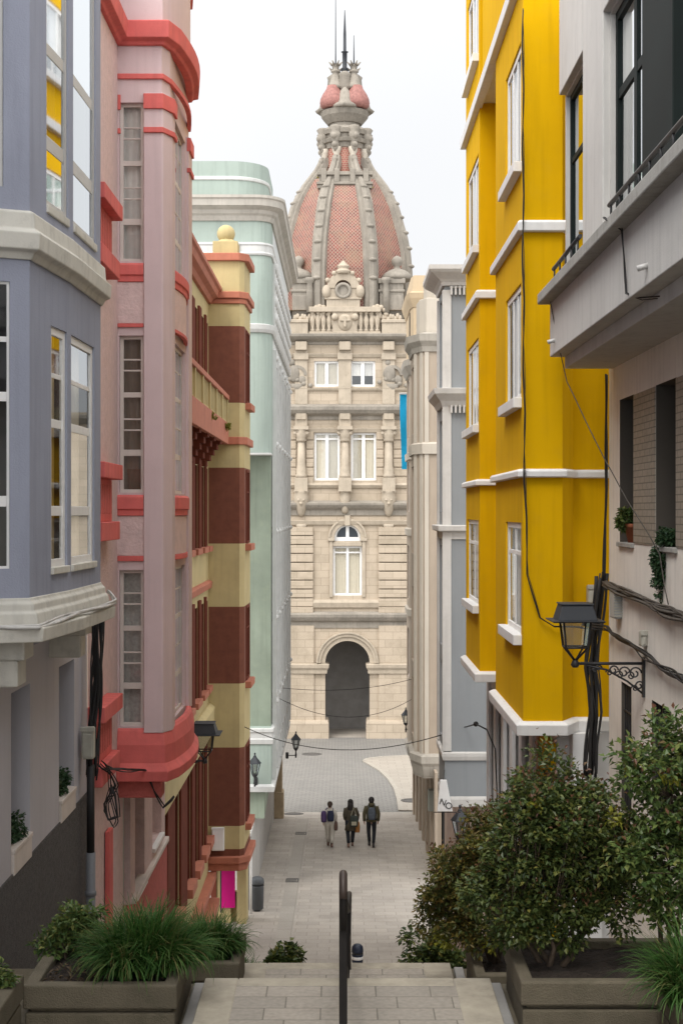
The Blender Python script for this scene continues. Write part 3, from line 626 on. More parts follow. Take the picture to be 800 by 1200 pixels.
for o in [o for o in H5.children if o.name.startswith('wall')]: o.data.materials[1] = M['reveal_w']
for ya, yb in ((17.3,16.7),(15.6,14.7),(12.8,11.9),(9.8,8.9)):
    b = MB(); n_ = 6
    for i in range(n_): y = yb+.06+(ya-yb-.12)*i/(n_-1); b.box(3.43,3.45,y-.009,y+.009,-3.6,-2.06)
    for z in (-2.4,-2.9): b.box(3.426,3.454,yb,ya,z-.01,z+.01)
    b.build('window_bars', M['black'], H5)
for ya, yb in ((16.54,15.41),(14.44,13.31),(12.29,11.11),(10.09,8.91)): b = MB(); b.box(3.388,3.43,yb,ya,-.36,1.36); b.build('tile_cladding', M['tile'], H5)
for ya, yb in ((17.44,16.55),(15.44,14.41)): b = MB(); b.box(3.36,3.7,yb,ya,-.42,-.365); b.build('window_sill', M['ledge_c'], H5, bevel=.008)
b = MB(); b.prism([(2.62,-2),(2.62,17.9),(6,17.9),(6,-2)],1.95,2.62); b.prism([(2.80,-2),(2.80,17.86),(3.62,17.86),(3.62,-2)],1.80,1.952); bal = b.build('balcony', M['greyr'], H5, bevel=.01)
b = MB(); b.prism([(2.47,-2),(2.47,17.97),(3.0,17.97),(3.0,-2)],2.618,2.75); b.build('balcony_ledge', M['ledge_c'], bal, bevel=.015)
for a_, b_ in ((17.0,15.1),(13.45,1.2)):
    b = MB(); b.tube([(2.53,a_,2.90),(2.53,b_,2.93)], .024, 8)
    y = a_-.08
    while y > b_+.05:
        b.tube([(2.53,y,2.74),(2.53,y,2.91)], .012, 6); y -= .42 if y > 5 else .8
    b.build('railing', M['black'], bal)
for y in (12.2,17.5): b = MB(); b.tube([(2.64,y,2.12),(2.535,y+.02,2.09)],.026,10); b.build('drain_spout', M['alu'], bal)
up = [(6,18.0),(2.83,18.0),(2.83,-2)]
wn = [dict(seg=1,u0=.06,u1=1.76,z0=2.8,z1=5.24,depth=.05,cols=[.55],rows=[(.66,.07)],fm=M['dframe'],glass=M['glass_r'],fw=.07,bw=.06,curtain=M['curtain'],cov=(.3,.9)),
      dict(seg=1,u0=3.04,u1=5.06,z0=2.8,z1=5.24,depth=.05,cols=[(.48,.14)],rows=[(.64,.1)],fm=M['dframe'],glass=M['glass_r'],fw=.1,bw=.08,curtain=M['curtain'],cov=(.05,.95)),
      dict(seg=1,u0=6.4,u1=9.0,z0=2.8,z1=5.24,depth=.02,cols=[.33,.66],rows=[.3],fm=M['dframe'],glass=M['glass_r'],fw=.12,bw=.08,curtain=M['curtain_b'])]
facade(H5,'upper_wall',up,2.74,6.6,wn,[M['greyr'],M['dark']],.05)
for y0,y1,z0 in ((15.0,16.24,2.752),(16.242,17.99,5.27),(12.72,14.998,5.27),(-14,12.70,5.27)):
    b = MB(); b.box(2.75,2.84,max(y0,-2),y1,z0,6.6); b.build('pier', M['greyr'], H5, bevel=.012)
b = MB(); b.box(2.72,2.85,11.7,12.9,2.752,5.26); b.build('shutter', M['dframe'], H5, bevel=.01)

# ================================================================== right: yellow house
M['yel'] = mat('yellow_ochre_paint', (.62,.355,.0015), .88, .06, .7, bump=.16, bscale=60, streak=.24, spec=.08, dirt=.10, dirtcol=(.40,.25,.05))
M['wband'] = mat('white_band_paint', (.68,.675,.665), .7, .06, 2, streak=.18, dirt=.12, dirtcol=(.35,.34,.32))
M['lgrey'] = mat('light_grey_ground_floor', (.62,.62,.62), .8, .07, 1.2, streak=.2)
H6 = thing('yellow_house', 'bright yellow house with white bands and stepped window bays', 'house', (3,22,-10))
py_ = [(2.82,27.0),(2.36,27.0),(2.36,24.3),(2.82,24.3),(2.82,21.8),(2.36,21.8),(2.36,18.5),(2.87,18.5),(3.07,18.88),(4.2,18.88)]
py_ = [(3.6,27.001)]+py_[1:]
wn = []
for z0,z1,zu in ((4.6,6.2,0),(1.5,3.02,0),(-1.62,-.14,1),(7.9,9.4,0)):
    fr = dict(cols=[.36,.64] if not zu else [.5],rows=[] if not zu else [.72],fm=M['wframe'],fw=.08,bw=.06,curtain=M['curtain'],cov=(0,.45),sill=(M['wband'],.11,.13,.06))
    wn.append(dict(seg=1,u0=.35,u1=2.45,z0=z0,z1=z1,depth=.025,fd=.035,**fr)); wn.append(dict(seg=5,u0=1.35,u1=3.08,z0=z0,z1=z1,depth=.025,fd=.035,**fr))
    wn.append(dict(seg=3,u0=.7,u1=1.9,z0=z0,z1=z1,depth=.1,**{**fr,'cov':(0,1)}))
facade(H6,'wall',py_,-2.75,11.5,wn,[M['yel'],M['dark']],.06)
for zb,zt in ((3.62,3.80),(.43,.57)): ledge(H6,'band',py_,[(-.04,zb+.02),(.07,zb+.02),(.08,zb+.035),(.08,zt-.04),(.05,zt-.01),(-.04,zt-.01)],M['wband'])
ledge(H6,'band',py_,[(-.04,-2.90),(.09,-2.90),(.10,-2.76),(.04,-2.72),(-.04,-2.72)],M['wband'])
b = MB(); b.prism([(2.36,24.29),(2.36,21.81),(2.83,21.81),(2.83,24.29)],6.98,7.12); b.prism([(2.40,24.25),(2.40,21.85),(2.83,21.85),(2.83,24.25)],7.12,11.5,1)
b.build('upper_link', [M['wband'],M['yel']], H6, bevel=.01)
ledge(H6,'band',[(3.6,27.0),(2.36,27.0),(2.36,18.5)],[(-.04,6.9),(.10,6.9),(.11,7.06),(-.04,7.1)],M['wband'])
b = MB(); b.prism([(p[0],p[1]) for p in py_[1:]]+[(4.2,27.0)], -2.9, -2.78); b.build('soffit', M['lgrey'], H6)
b = MB(); b.prism([(3.02,18.6),(3.4,18.6),(3.4,19.4),(3.02,19.4)],-12,-2.9); b.build('pier', M['lgrey'], H6)
wn = [dict(seg=0,u0=.3+1.25*i,u1=1.05+1.25*i,z0=-6.3,z1=-3.35,depth=.16,cols=[],rows=[.6],fm=M['wframe'],curtain=None) for i in range(6)]
facade(H6,'ground_floor',[(2.86,27.6),(2.86,18.9),(4,18.9)],-13,-2.9,wn,[M['lgrey'],M['dark']],.16)
for i in range(7): b = MB(); y = 27.35-1.25*i; b.box(2.80,2.87,y-.18,y+.18,-6.9,-2.93); b.build('pilaster', M['lgrey'], H6, bevel=.01)
ledge(H6,'base_ledge',[(2.86,27.6),(2.86,18.9)],[(-.03,-7.2),(.14,-7.2),(.16,-6.95),(.05,-6.88),(-.03,-6.88)],M['ledge_g'])
b = MB(); b.box(2.795,2.87,19.0,20.3,-7.5,-3.1); b.build('door_surround', M['yel'], H6); b = MB(); b.box(2.775,2.80,20.1,20.3,-7.5,-3.1); b.build('jamb', mat('orange_wood', (.30,.115,.03), .6, .2, 8), H6)

# ================================================================== right: blue grey building
M['bgrey'] = mat('blue_grey_render', (.25,.265,.275), .8, .05, .8, bump=.1, bscale=60, streak=.15)
M['cornw'] = mat('pale_cornice', (.56,.54,.51), .8, .08, 2, streak=.3, dirt=.2, dirtcol=(.25,.24,.22))
H7 = thing('blue_grey_building', 'narrow blue grey building with pale ledges beside the yellow house', 'building', (2.8,32,-11))
RX = 2.17
p7 = [(3.6,31.7),(RX,31.7),(RX,30.0),(3.6,30.0)]
def z7(y): return pz(y,30)
wn = []
for a,c in ((345,440),(490,600),(640,760),(780,870)):
    for i in range(1): wn.append(dict(seg=1,u0=.3,u1=1.45,z0=z7(c),z1=z7(a),depth=.06,cols=[.5],rows=[.7],fm=M['wframe'],curtain=M['curtain']))
facade(H7,'wall',p7,-6.05,z7(318),wn,[M['bgrey'],M['dark']],.06)
b = MB(); b.box(RX-.05,RX+.14,29.96,30.02,z7(880),z7(340)); b.build('pilaster', M['cornw'], H7, bevel=.01)
b = MB()
b.box(RX-.05,RX+.02,31.5,31.69,z7(880),z7(340))
b.build('gallery_posts', M['cornw'], H7)
ledge(H7,'cornice',p7,[(-.05,z7(335)),(.05,z7(335)),(.07,z7(331)),(.12,z7(328)),(.30,z7(321)),(.34,z7(318)),(.34,z7(313)),(-.05,z7(311))],M['cornw'],.0)
for ya_,yb_ in ((346,336),(484,475)):
    b = MB(); b.box(RX+.1,RX+.9,29.95,30.02,z7(yb_+1.5),z7(yb_))
    for i in range(9): x = RX+.12+i*.088; b.box(x,x+.04,29.9,30.02,z7(ya_),z7(yb_))
    b.build('dentils', M['cornw'], H7)
ledge(H7,'ledge',p7,[(-.05,z7(476)),(.05,z7(476)),(.10,z7(470)),(.22,z7(462)),(.24,z7(456)),(-.05,z7(454))],M['cornw'],.0)
ledge(H7,'ledge',p7,[(-.05,z7(632)),(.03,z7(632)),(.03,z7(624)),(.14,z7(622)),(.15,z7(616)),(-.05,z7(615))],M['cornw'])
ledge(H7,'ledge',p7,[(-.05,z7(891)),(.04,z7(891)),(.06,z7(886)),(.06,z7(882)),(-.05,z7(880))],M['cornw'])
ledge(H7,'base_ledge',p7,[(-.05,-6.22),(.03,-6.22),(.03,-6.06),(.01,-6.0),(-.05,-6.0)],M['cornw'])
b = MB(); b.prism([(RX-.02,31.7),(RX-.02,30),(3.6,30),(3.6,31.7)],-6.2,-6.06); b.build('soffit', M['cornw'], H7)
b = MB(); b.prism([(3.6,30),(3.6,31.72),(RX,31.72),(RX,30)],z7(318),z7(312)); b.build('roof', M['cornw'], H7)
M['pinkstone'] = mat('pinkish_stone_wall', (.42,.32,.27), .85, .1, 2, dirt=.2)
facade(H7,'ground_floor',[(2.75,38.0),(2.75,30.5),(4,30.5)],-13.5,-6.2,[dict(seg=0,u0=.8+2.3*i,u1=2.2+2.3*i,z0=-10.6,z1=-7.2,depth=.2,cols=[.5],rows=[.7],fm=M['dframe']) for i in range(3)],[M['pinkstone'],M['dark']],.2)

# ================================================================== right: beige building
M['beige'] = mat('beige_render', (.38,.31,.24), .8, .07, .8, bump=.1, bscale=60, streak=.2)
M['cream2'] = mat('cream_pilaster_paint', (.50,.445,.37), .8, .06, 1, streak=.18)
M['cornb'] = mat('weathered_beige_cornice', (.38,.345,.295), .85, .1, 2, streak=.4, dirt=.35, dirtcol=(.16,.15,.13))
H8 = thing('beige_building', 'beige building with cream pilasters and rounded bays next to the plaza', 'building', (3,50,-12))
def z8(y): return pz(y,46)
p8 = [(3.2,49.4),(2.55,49.2),(2.38,48.6),(2.38,46.7),(2.66,46.0),(3.8,46.0)]
wn = []
for a,c in ((425,505),(545,650),(690,780),(800,870)):
    wn.append(dict(seg=2,u0=.3,u1=1.6,z0=z8(c),z1=z8(a),depth=.06,cols=[.5],rows=[.7],fm=M['wframe_old'],curtain=M['curtain']))
facade(H8,'bay',p8,z8(893),z8(400),wn,[M['beige'],M['dark']],.06)
for i,(a,bb) in enumerate(((.02,.16),(.50,.68),(1.0,1.14))):
    A,d,n,L = seg(p8,4); b = MB(); b.obox(A,d,n,a,bb,-.04,.02,z8(890),z8(405)); b.build('pilaster', M['cream2'], H8, bevel=.008)
for a,bb in ((.05,.25),(.5,.7)): A,d,n,L = seg(p8,3); b = MB(); b.obox(A,d,n,a,bb,-.04,.02,z8(890),z8(405)); b.build('pilaster', M['cream2'], H8, bevel=.008)
ledge(H8,'cornice',p8,[(-.05,z8(412)),(.06,z8(412)),(.10,z8(406)),(.22,z8(400)),(.25,z8(392)),(-.05,z8(389))],M['cornb'],.0)
for a,c in ((520,532),): ledge(H8,'band',p8,[(-.05,z8(c)),(.08,z8(c)),(.10,z8(a)),(-.05,z8(a-3))],M['cream2'])
ledge(H8,'bay_base',p8,[(-.05,z8(910)),(.02,z8(910)),(.08,z8(898)),(.14,z8(894)),(.14,z8(886)),(-.05,z8(882))],M['cornb'])
b = MB(); b.prism([(p[0],p[1]) for p in p8]+[(3.8,49.4)],z8(912),z8(905)); b.build('soffit', M['cornb'], H8)
# rounded attic over the bay
b = MB(); b.prism([(3.8,46.1),(2.75,46.1),(2.55,46.6),(2.5,47.6),(2.6,48.6),(3.8,49.2)],z8(392),z8(348)); b.prism([(3.8,46.15),(3.0,46.15),(2.78,46.7),(2.75,47.8),(3.8,48.8)],z8(348),z8(318)); b.build('attic', M['cream2'], H8, bevel=.03)
# long wall and second bay
w8 = [(3.6,60.0),(3.05,60.0),(3.05,46.2)]
wn = [dict(seg=1,u0=1.0+2.3*i,u1=2.2+2.3*i,z0=-11.6,z1=-8.6,depth=.2,cols=[.5],rows=[.75],fm=M['dframe']) for i in range(6)]
facade(H8,'wall',w8,-14,z8(402),wn,[M['beige'],M['dark']],.2)
for i in range(7): b = MB(); y = 59.4-2.3*i; b.box(2.97,3.06,y-.3,y+.3,-14,-8.3); b.build('ground_pilaster', M['beige'], H8, bevel=.01)
p9 = [(3.2,59.6),(2.85,59.5),(2.70,58.9),(2.70,56.6),(2.85,56.0),(3.2,55.9)]
def z9(y): return pz(y,56)
wn = [dict(seg=2,u0=.3,u1=2.0,z0=z9(c),z1=z9(a),depth=.05,cols=[.5],rows=[.7],fm=M['wframe_old'],curtain=M['curtain']) for a,c in ((440,510),(540,600),(640,705),(740,800))]
facade(H8,'bay',p9,z9(880),z9(430),wn,[M['beige'],M['dark']],.05)
ledge(H8,'cornice',p9,[(-.05,z9(440)),(.06,z9(438)),(.22,z9(428)),(.24,z9(421)),(-.05,z9(418))],M['cornb'],.0)
for a in (530,620,715): ledge(H8,'band',p9,[(-.05,z9(a+8)),(.07,z9(a+8)),(.09,z9(a)),(-.05,z9(a-2))],M['cream2'])
ledge(H8,'bay_base',p9,[(-.05,z9(890)),(.06,z9(888)),(.10,z9(880)),(-.05,z9(876))],M['cornb'])
M['ochre'] = mat('pale_ochre_render', (.50,.385,.25), .8, .08, 1, streak=.2)
b = MB(); b.prism([(3.8,55.5),(2.80,55.5),(2.72,56.2),(2.72,59.8),(3.8,59.8)],z9(435),z9(345)); b.build('attic', M['ochre'], H8, bevel=.02)
b = MB(); b.box(2.70,2.73,56.3,56.9,z9(395),z9(365)); b.build('attic_window', M['dark'], H8)
ledge(H8,'attic_cornice',[(2.72,59.8),(2.72,56.2),(2.80,55.5),(3.8,55.5)],[(-.05,z9(362)),(.03,z9(362)),(.16,z9(352)),(.2,z9(346)),(.05,z9(344)),(-.02,z9(325)),(-.05,z9(325))],M['ochre'],.0)
b = MB(); b.prism([(3.7,49.2),(3.05,49.2),(3.05,60),(3.7,60)],z8(402),z8(396)); b.build('roof', M['cornb'], H8)
b = MB(); b.box(2.86,3.06,47.0,47.35,-9.9,-9.2); b.build('meter_box', mat('green_grey_box', (.30,.31,.27), .6), H8, bevel=.02)
b = MB(); b.tube([(2.62,52.0,z9(470)),(2.62,51.6,-9)],.06,8); b.build('downpipe', M['beige'], H8)
# blue banner
bn = thing('banner', 'bright blue vertical banner hung high at the corner of the beige building', 'banner', (2.4,60.4,1.5))
b = MB(); rows = [[(2.48-.05*math.sin(i*.5)*.3+q*.42, 60.5+.03*math.sin(i*.9+q*3), pz(462,60.5)-i*.29-q*0) for q in (0,.35,.7)] for i in range(12)]
rows = [[(p[0]+(.0 if True else 0)+.006*i*(1-q_), p[1], p[2]) for q_,p in zip((0,.5,1),r)] for i,r in enumerate(rows)]
b.grid(rows); b.build('cloth', mat('bright_blue_cloth', (.0,.29,.53), .7, .05, 3), bn)
b = MB(); b.tube([(2.45,60.52,pz(461,60.5)),(3.1,60.3,pz(461,60.5))],.025,8); b.build('pole', M['alu'], bn)
# ================================================================== town hall tower
def axmat(name, ax): return brickmat(name, (.465,.385,.295), (.405,.335,.255), (.285,.235,.175), ax, .95, .46, .012, .85, .62, .35, staincol=(.25,.205,.145), stainscale=.8, var=.10)
M['ash'] = axmat('limestone_ashlar_front', 'xz'); M['ashs'] = axmat('limestone_ashlar_side', 'yz')
M['stone'] = mat('carved_limestone', (.42,.355,.275), .85, .14, 1.2, bump=.3, bscale=14, streak=.3, dirt=.45, dirtcol=(.22,.19,.14), bdist=.02)
M['stone_g'] = mat('grey_weathered_stone', (.275,.245,.205), .88, .22, 1.0, bump=.4, bscale=12, streak=.5, dirt=.6, dirtcol=(.17,.155,.125), bdist=.03)
M['scale'] = brickmat('red_diamond_tiles', (.255,.072,.058), (.15,.055,.05), (.33,.25,.185), 'xy', .155, .155, .016, .55, .75, .3, offset=0, uv=True, rot=math.pi/4, staincol=(.27,.19,.12), stainscale=1.0, var=.22, msmooth=.1)
TY = 85.0; s5 = TY/K
tx = lambda p: (p-400)*s5
tzz = lambda p: (600-p)*s5
T = thing('town_hall_tower', 'limestone town hall tower with red tiled dome and archway across the plaza', 'tower', (tx(404),TY+4,-13.6))
FA = [(tx(325),TY+8),(tx(325),TY),(tx(483),TY),(tx(483),TY+8)]
U = lambda p: tx(p)-tx(325)
CX = tx(407)
# walls: sides/back
b = MB()
for i in (0,2): b.panel(FA[i],FA[i+1],-14.2,tzz(362),(),.1,0,None)
b.face([(tx(325),TY+8,-14.2),(tx(483),TY+8,-14.2),(tx(483),TY+8,tzz(362)),(tx(325),TY+8,tzz(362))]); b.face([(x,y,tzz(363)) for x,y in FA])
# the back face leaves the passage open: rebuild as two piers and a top
b.f.pop(-2); b.m.pop(-2); b.sm.pop(-2)
b.panel((tx(483),TY+8),(tx(325),TY+8),-14.2,tzz(362),[(tx(483)-tx(434),tx(483)-tx(380),-14.2,tzz(750))],.1,0,None)
b.build('side_wall', M['ashs'], T)
# front wall with arch
def arch_panel(b, x0, x1, z0, z1, cx, r, zs, y, n=22, m=0):
    b.face([(x0,y,z0),(cx-r,y,z0),(cx-r,y,zs),(x0,y,zs)],m); b.face([(cx+r,y,z0),(x1,y,z0),(x1,y,zs),(cx+r,y,zs)],m)
    b.face([(x0,y,zs),(cx-r,y,zs),(cx-r,y,z1),(x0,y,z1)],m); b.face([(cx+r,y,zs),(x1,y,zs),(x1,y,z1),(cx+r,y,z1)],m)
    for i in range(n):
        a0, a1 = math.pi*(1-i/n), math.pi*(1-(i+1)/n)
        p0 = (cx+r*math.cos(a0),y,zs+r*math.sin(a0)); p1 = (cx+r*math.cos(a1),y,zs+r*math.sin(a1))
        b.face([p0,p1,(p1[0],y,z1),(p0[0],y,z1)],m)
def arch_ring(b, cx, zs, r0, r1, y0, y1, n=24, m=0, legs=None):
    rows = []
    pts = [(math.cos(math.pi*(1-i/n)), math.sin(math.pi*(1-i/n))) for i in range(n+1)]
    for c, s_ in pts: rows.append([(cx+r0*c,y1,zs+r0*s_),(cx+r0*c,y0,zs+r0*s_),(cx+r1*c,y0,zs+r1*s_),(cx+r1*c,y1,zs+r1*s_)])
    if legs is not None:
        rows = [[(cx-r0,y1,legs),(cx-r0,y0,legs),(cx-r1,y0,legs),(cx-r1,y1,legs)]]+rows+[[(cx+r0,y1,legs),(cx+r0,y0,legs),(cx+r1,y0,legs),(cx+r1,y1,legs)]]
    b.grid(rows, m, True, False, True)
AR = 26*s5; AZ = tzz(777)
b = MB()
arch_panel(b, tx(325), tx(483), -14.2, tzz(722), CX, AR, AZ, TY)
# S2: first floor with arched-top window (rect part + lunette)
WR = 17*s5
op = [(U(390),U(424),tzz(698),tzz(640))]
b.panel((tx(325),TY),(tx(483),TY),tzz(722),tzz(634),op,.3,0,1)
arch_panel(b, tx(325), tx(483), tzz(634), tzz(595), CX, 15*s5, tzz(629.5), TY)
b.panel((tx(325),TY),(tx(483),TY),tzz(595),tzz(485),[(U(368),U(398),tzz(563),tzz(507)),(U(411),U(440.5),tzz(563),tzz(507))],.25,0,1)
b.panel((tx(325),TY),(tx(483),TY),tzz(485),tzz(398),[(U(368),U(397.5),tzz(453),tzz(423)),(U(410),U(439.5),tzz(453),tzz(423))],.2,0,1)
b.build('wall', [M['ash'],M['dark']], T)
A0 = Vector((tx(325),TY)); dX = Vector((1,0)); nY = Vector((0,-1))
wk = dict(fm=M['wframe'], fw=.13, bw=.10, fd=.08, glass=M['glass'], curtain=M['curtain_lt'])
window(T,A0,dX,nY,U(390),U(424),tzz(698),tzz(640),inset=.22,cols=[(.5,.16)],rows=[(.87,.1)],**wk)
for a,c in ((368,398),(411,440.5)):
    window(T,A0,dX,nY,U(a),U(c),tzz(563),tzz(507),inset=.18,cols=[(.5,.2)],rows=[(.87,.1)],**wk)
window(T,A0,dX,nY,U(368),U(397.5),tzz(453),tzz(423),inset=.14,cols=[(.5,.2)],rows=[],**wk)
window(T,A0,dX,nY,U(410),U(439.5),tzz(453),tzz(423),inset=.14,cols=[(.5,.2)],rows=[],**{**wk,'curtain':M['curtain'],'cz':.42})
# lunette
b = MB(); arch_ring(b, CX, tzz(629.5), 12.6*s5, 15*s5, TY+.15, TY+.25); b.box(CX-15*s5,CX+15*s5,TY+.152,TY+.248,tzz(634),tzz(629.5)); b.box(CX-.1,CX+.1,TY+.154,TY+.246,tzz(629.5),tzz(616))
f = b.build('lunette_window', M['wframe'], T)
b = MB(); n_ = 16; b.face([(CX+13*s5*math.cos(math.pi*i/n_),TY+.22,tzz(629.5)+13*s5*math.sin(math.pi*i/n_)) for i in range(n_+1)]); b.build('pane', mat('dark_pane', (.05,.06,.07), .12, .05), f)
b = MB(); arch_ring(b, CX, tzz(630), 15*s5, 22*s5, TY-.12, TY+.3); arch_ring(b, CX, tzz(630), 20*s5, 22.5*s5, TY-.2, TY+.1)
b.box(CX-23*s5,CX-15*s5,TY-.18,TY+.1,tzz(634),tzz(629.8)); b.box(CX+15*s5,CX+23*s5,TY-.18,TY+.1,tzz(634),tzz(629.8))
b.prism([(CX-3*s5,TY-.3),(CX+3*s5,TY-.3),(CX+4*s5,TY+.1),(CX-4*s5,TY+.1)],tzz(616),tzz(604))
b.box(CX-21*s5,CX-17.2*s5,TY-.1,TY+.05,tzz(700),tzz(634)); b.box(CX+17.2*s5,CX+21*s5,TY-.1,TY+.05,tzz(700),tzz(634)); b.box(CX-17*s5,CX+17*s5,TY-.08,TY+.1,tzz(640),tzz(635)); b.build('window_surround', M['stone'], T, bevel=.03)
# rusticated blocks either side of the first floor (grooved courses)
bb = [MB(),MB()]; zz = 618.0
while zz < 718:
    for q,(a,c) in zip(bb,((325,367),(444,483))): q.box(tx(a)-.04,tx(c),TY-.2,TY+.05,tzz(min(zz+9.2,718)),tzz(zz))
    zz += 10.4
for q in bb: q.build('rusticated_courses', M['ash'], T, bevel=.03)
# grooved courses beside the second floor windows
bb = [MB() for _ in range(4)]; zz = 506.0
while zz < 560:
    for q,(a,c) in zip(bb,((325,347),(359,367.5),(441,449),(461,483))): q.box(tx(a)-.01,tx(c),TY-.09,TY+.05,tzz(zz+9.3),tzz(zz))
    zz += 10.6
for q in bb: q.build('rusticated_courses', M['ash'], T, bevel=.02)
# ground floor side blocks, archivolt, impost, plinth
for a,c in ((325,368),(444,483)): b = MB(); b.box(tx(a)-.02,tx(c),TY-.12,TY+.05,-14.2,tzz(733)); b.build('pier', M['ash'], T, bevel=.02)
b = MB(); arch_ring(b, CX, AZ, AR, AR+6*s5, TY-.10, TY+.4,28); arch_ring(b, CX, AZ, AR+5*s5, AR+9.5*s5, TY-.20, TY+.1,28); arch_ring(b, CX, AZ, AR+8.5*s5, AR+10.5*s5, TY-.27, TY+.1,28)
b.build('archivolt', M['stone'], T, bevel=.02)
for a,c in ((325,CX/s5+400-25),(CX/s5+400+25,483)):
    pl = [(tx(a),TY-.14),(tx(c),TY-.14),(tx(c),TY+1.2)] if a == 325 else [(tx(a),TY+1.2),(tx(a),TY-.14),(tx(c),TY-.14)]
    b = MB(); b.sweep(pl,[(-.1,tzz(789)),(.05,tzz(789)),(.07,tzz(785)),(.16,tzz(782)),(.18,tzz(778.5)),(-.1,tzz(777))]); b.build('impost_moulding', M['stone'], T)
    b = MB(); b.sweep(pl,[(-.2,-14.2),(.16,-14.2),(.16,tzz(847)),(.11,tzz(844)),(-.2,tzz(843))]); b.build('plinth', M['ash'], T)
# vaulted passage
b = MB(); rows = []
for y in (TY,TY+8.2): rows.append([(CX-AR,y,-14.2)]+[(CX+AR*math.cos(math.pi*(1-i/24)),y,AZ+AR*math.sin(math.pi*(1-i/24))) for i in range(25)]+[(CX+AR,y,-14.2)])
b.grid(rows); b.build('passage_vault', mat('grey_passage_plaster', (.25,.225,.19), .9, .15, .8), T)
b = MB(); b.box(CX-1.34,CX+1.34,TY+4.2,TY+4.3,-14.2,tzz(758)); gt = b.build('passage_backdrop', mat('dark_grey_backdrop', (.27,.255,.24), .5, .15, 1.5), T)  # added panel standing in for the dim grey view through the passage
# string courses and cornices round the tower
def tled(name, prof, m=None, bv=.02): return ledge(T,name,FA,[(o,tzz(p)) for o,p in prof],m or M['stone'],bv)
tled('string_course',[(-.1,712),(.12,712),(.2,706),(.12,703),(-.1,702)])
tled('cornice',[(-.1,736),(.06,736),(.08,729),(.24,727),(.36,723),(.38,719.5),(.1,717),(-.1,716)],M['stone_g'])
tled('string_course',[(-.1,615),(.14,615),(.22,610),(-.1,609)])
tled('cornice',[(-.1,604),(.08,604),(.1,598),(.30,595),(.42,592),(.44,589.5),(.1,587),(-.1,586)],M['stone_g'])
tled('string_course',[(-.1,572),(.1,572),(.2,568.5),(.1,566),(-.1,565)])
tled('string_course',[(-.1,507),(.06,507),(.14,502),(-.1,500.5)])
tled('cornice',[(-.1,493),(.08,492),(.1,488),(.42,485),(.58,481),(.6,477),(.15,474),(-.1,473)],M['stone_g'])
tled('string_course',[(-.1,458),(.1,458),(.18,455),(-.1,454)])
tled('string_course',[(-.1,419),(.06,419),(.16,415),(-.1,413)])
tled('cornice',[(-.1,405),(.08,404),(.1,401),(.46,398),(.62,395.5),(.64,392.5),(.2,391),(-.1,390)],M['stone_g'])
# engaged columns and the corbels carrying them
for c in (353,404,455):
    r = .25; zb, zt = tzz(567), tzz(497)
    b = MB(); b.box(tx(c)-.38,tx(c)+.38,TY-.55,TY+.05,tzz(576),tzz(560)); b.lathe((tx(c),TY-.22,0),[(.34,tzz(560)),(.35,tzz(557)),(.29,tzz(555)),(.31,tzz(551)),(.27,tzz(548)),(.25,tzz(545)),(.21,tzz(518))],16)
    b.build('column', M['stone'], T)
    b = MB(); b.lathe((tx(c),TY-.22,0),[(.26,tzz(518)),(.31,tzz(516)),(.28,tzz(513)),(.42,tzz(509)),(.36,tzz(507)),(.44,tzz(504))],14)
    for sx in (-1,1): b.ball((tx(c)+sx*.34,TY-.42,tzz(508)),.13,10)
    b.box(tx(c)-.45,tx(c)+.45,TY-.66,TY+.05,tzz(504),tzz(500)); b.build('capital', M['stone'], T)
    b = MB(); b.box(tx(c)-.36,tx(c)+.36,TY-.34,TY+.05,tzz(500),tzz(486)); b.box(tx(c)-.3,tx(c)+.3,TY-.46,TY+.05,tzz(492),tzz(485)); b.build('entablature_block', M['stone'], T, bevel=.02)
    # pier strip of the floor above
    b = MB(); b.box(tx(c)-.38,tx(c)+.38,TY-.16,TY+.05,tzz(474),tzz(402)); b.box(tx(c)-.44,tx(c)+.44,TY-.26,TY+.05,tzz(422),tzz(414)); b.prism([(tx(c)-.33,TY-.44),(tx(c)+.33,TY-.44),(tx(c)+.38,TY),(tx(c)-.38,TY)],tzz(411),tzz(401)); b.build('pier', M['stone'], T, bevel=.03)
for c, big in ((353,1),(455,1),(404,0)):
    b = MB(); h = 1.0 if big else .7
    b.lathe((tx(c),TY-.1,0),[(.05,tzz(606 if big else 602)),(.2,tzz(602 if big else 600)),(.30*h,tzz(596)),(.42*h,tzz(590)),(.46*h,tzz(583)),(.40*h,tzz(578)),(.48*h,tzz(575))],14,sy=1.1)
    if big:
        b.ball((tx(c)-.14,TY-.52,tzz(586)),.09,8); b.ball((tx(c)+.14,TY-.52,tzz(586)),.09,8); b.ball((tx(c),TY-.55,tzz(590)),.1,8); b.lathe((tx(c),TY-.02,0),[(.02,tzz(625)),(.3,tzz(618)),(.4,tzz(614))],10,sy=.5)
    b.build('mask_corbel', M['stone'], T)
for c in (348,460):        # carved cartouches between the upper windows and the edges
    b = MB(); b.ball((tx(c)-.2,TY-.15,tzz(438)),.36,14,sy=.4,sz=1.4); b.ball((tx(c)+.3,TY-.1,tzz(445)),.26,12,sy=.5); b.ball((tx(c)-.3,TY-.1,tzz(425)),.2,10,sy=.6); arch_ring(b,tx(c),tzz(440),.42,.6,TY-.2,TY+.05,12)
    for k in range(5): a = k*.6; b.ball((tx(c)-.8+.4*k,TY-.16,tzz(448)+.2*math.sin(a*2)),.14,8,sy=.7)
    b.lathe((tx(c),TY-.05,0),[(.05,tzz(462)),(.25,tzz(456)),(.5,tzz(450))],10,sy=.5); b.build('carved_ornament', M['stone_g'], T)
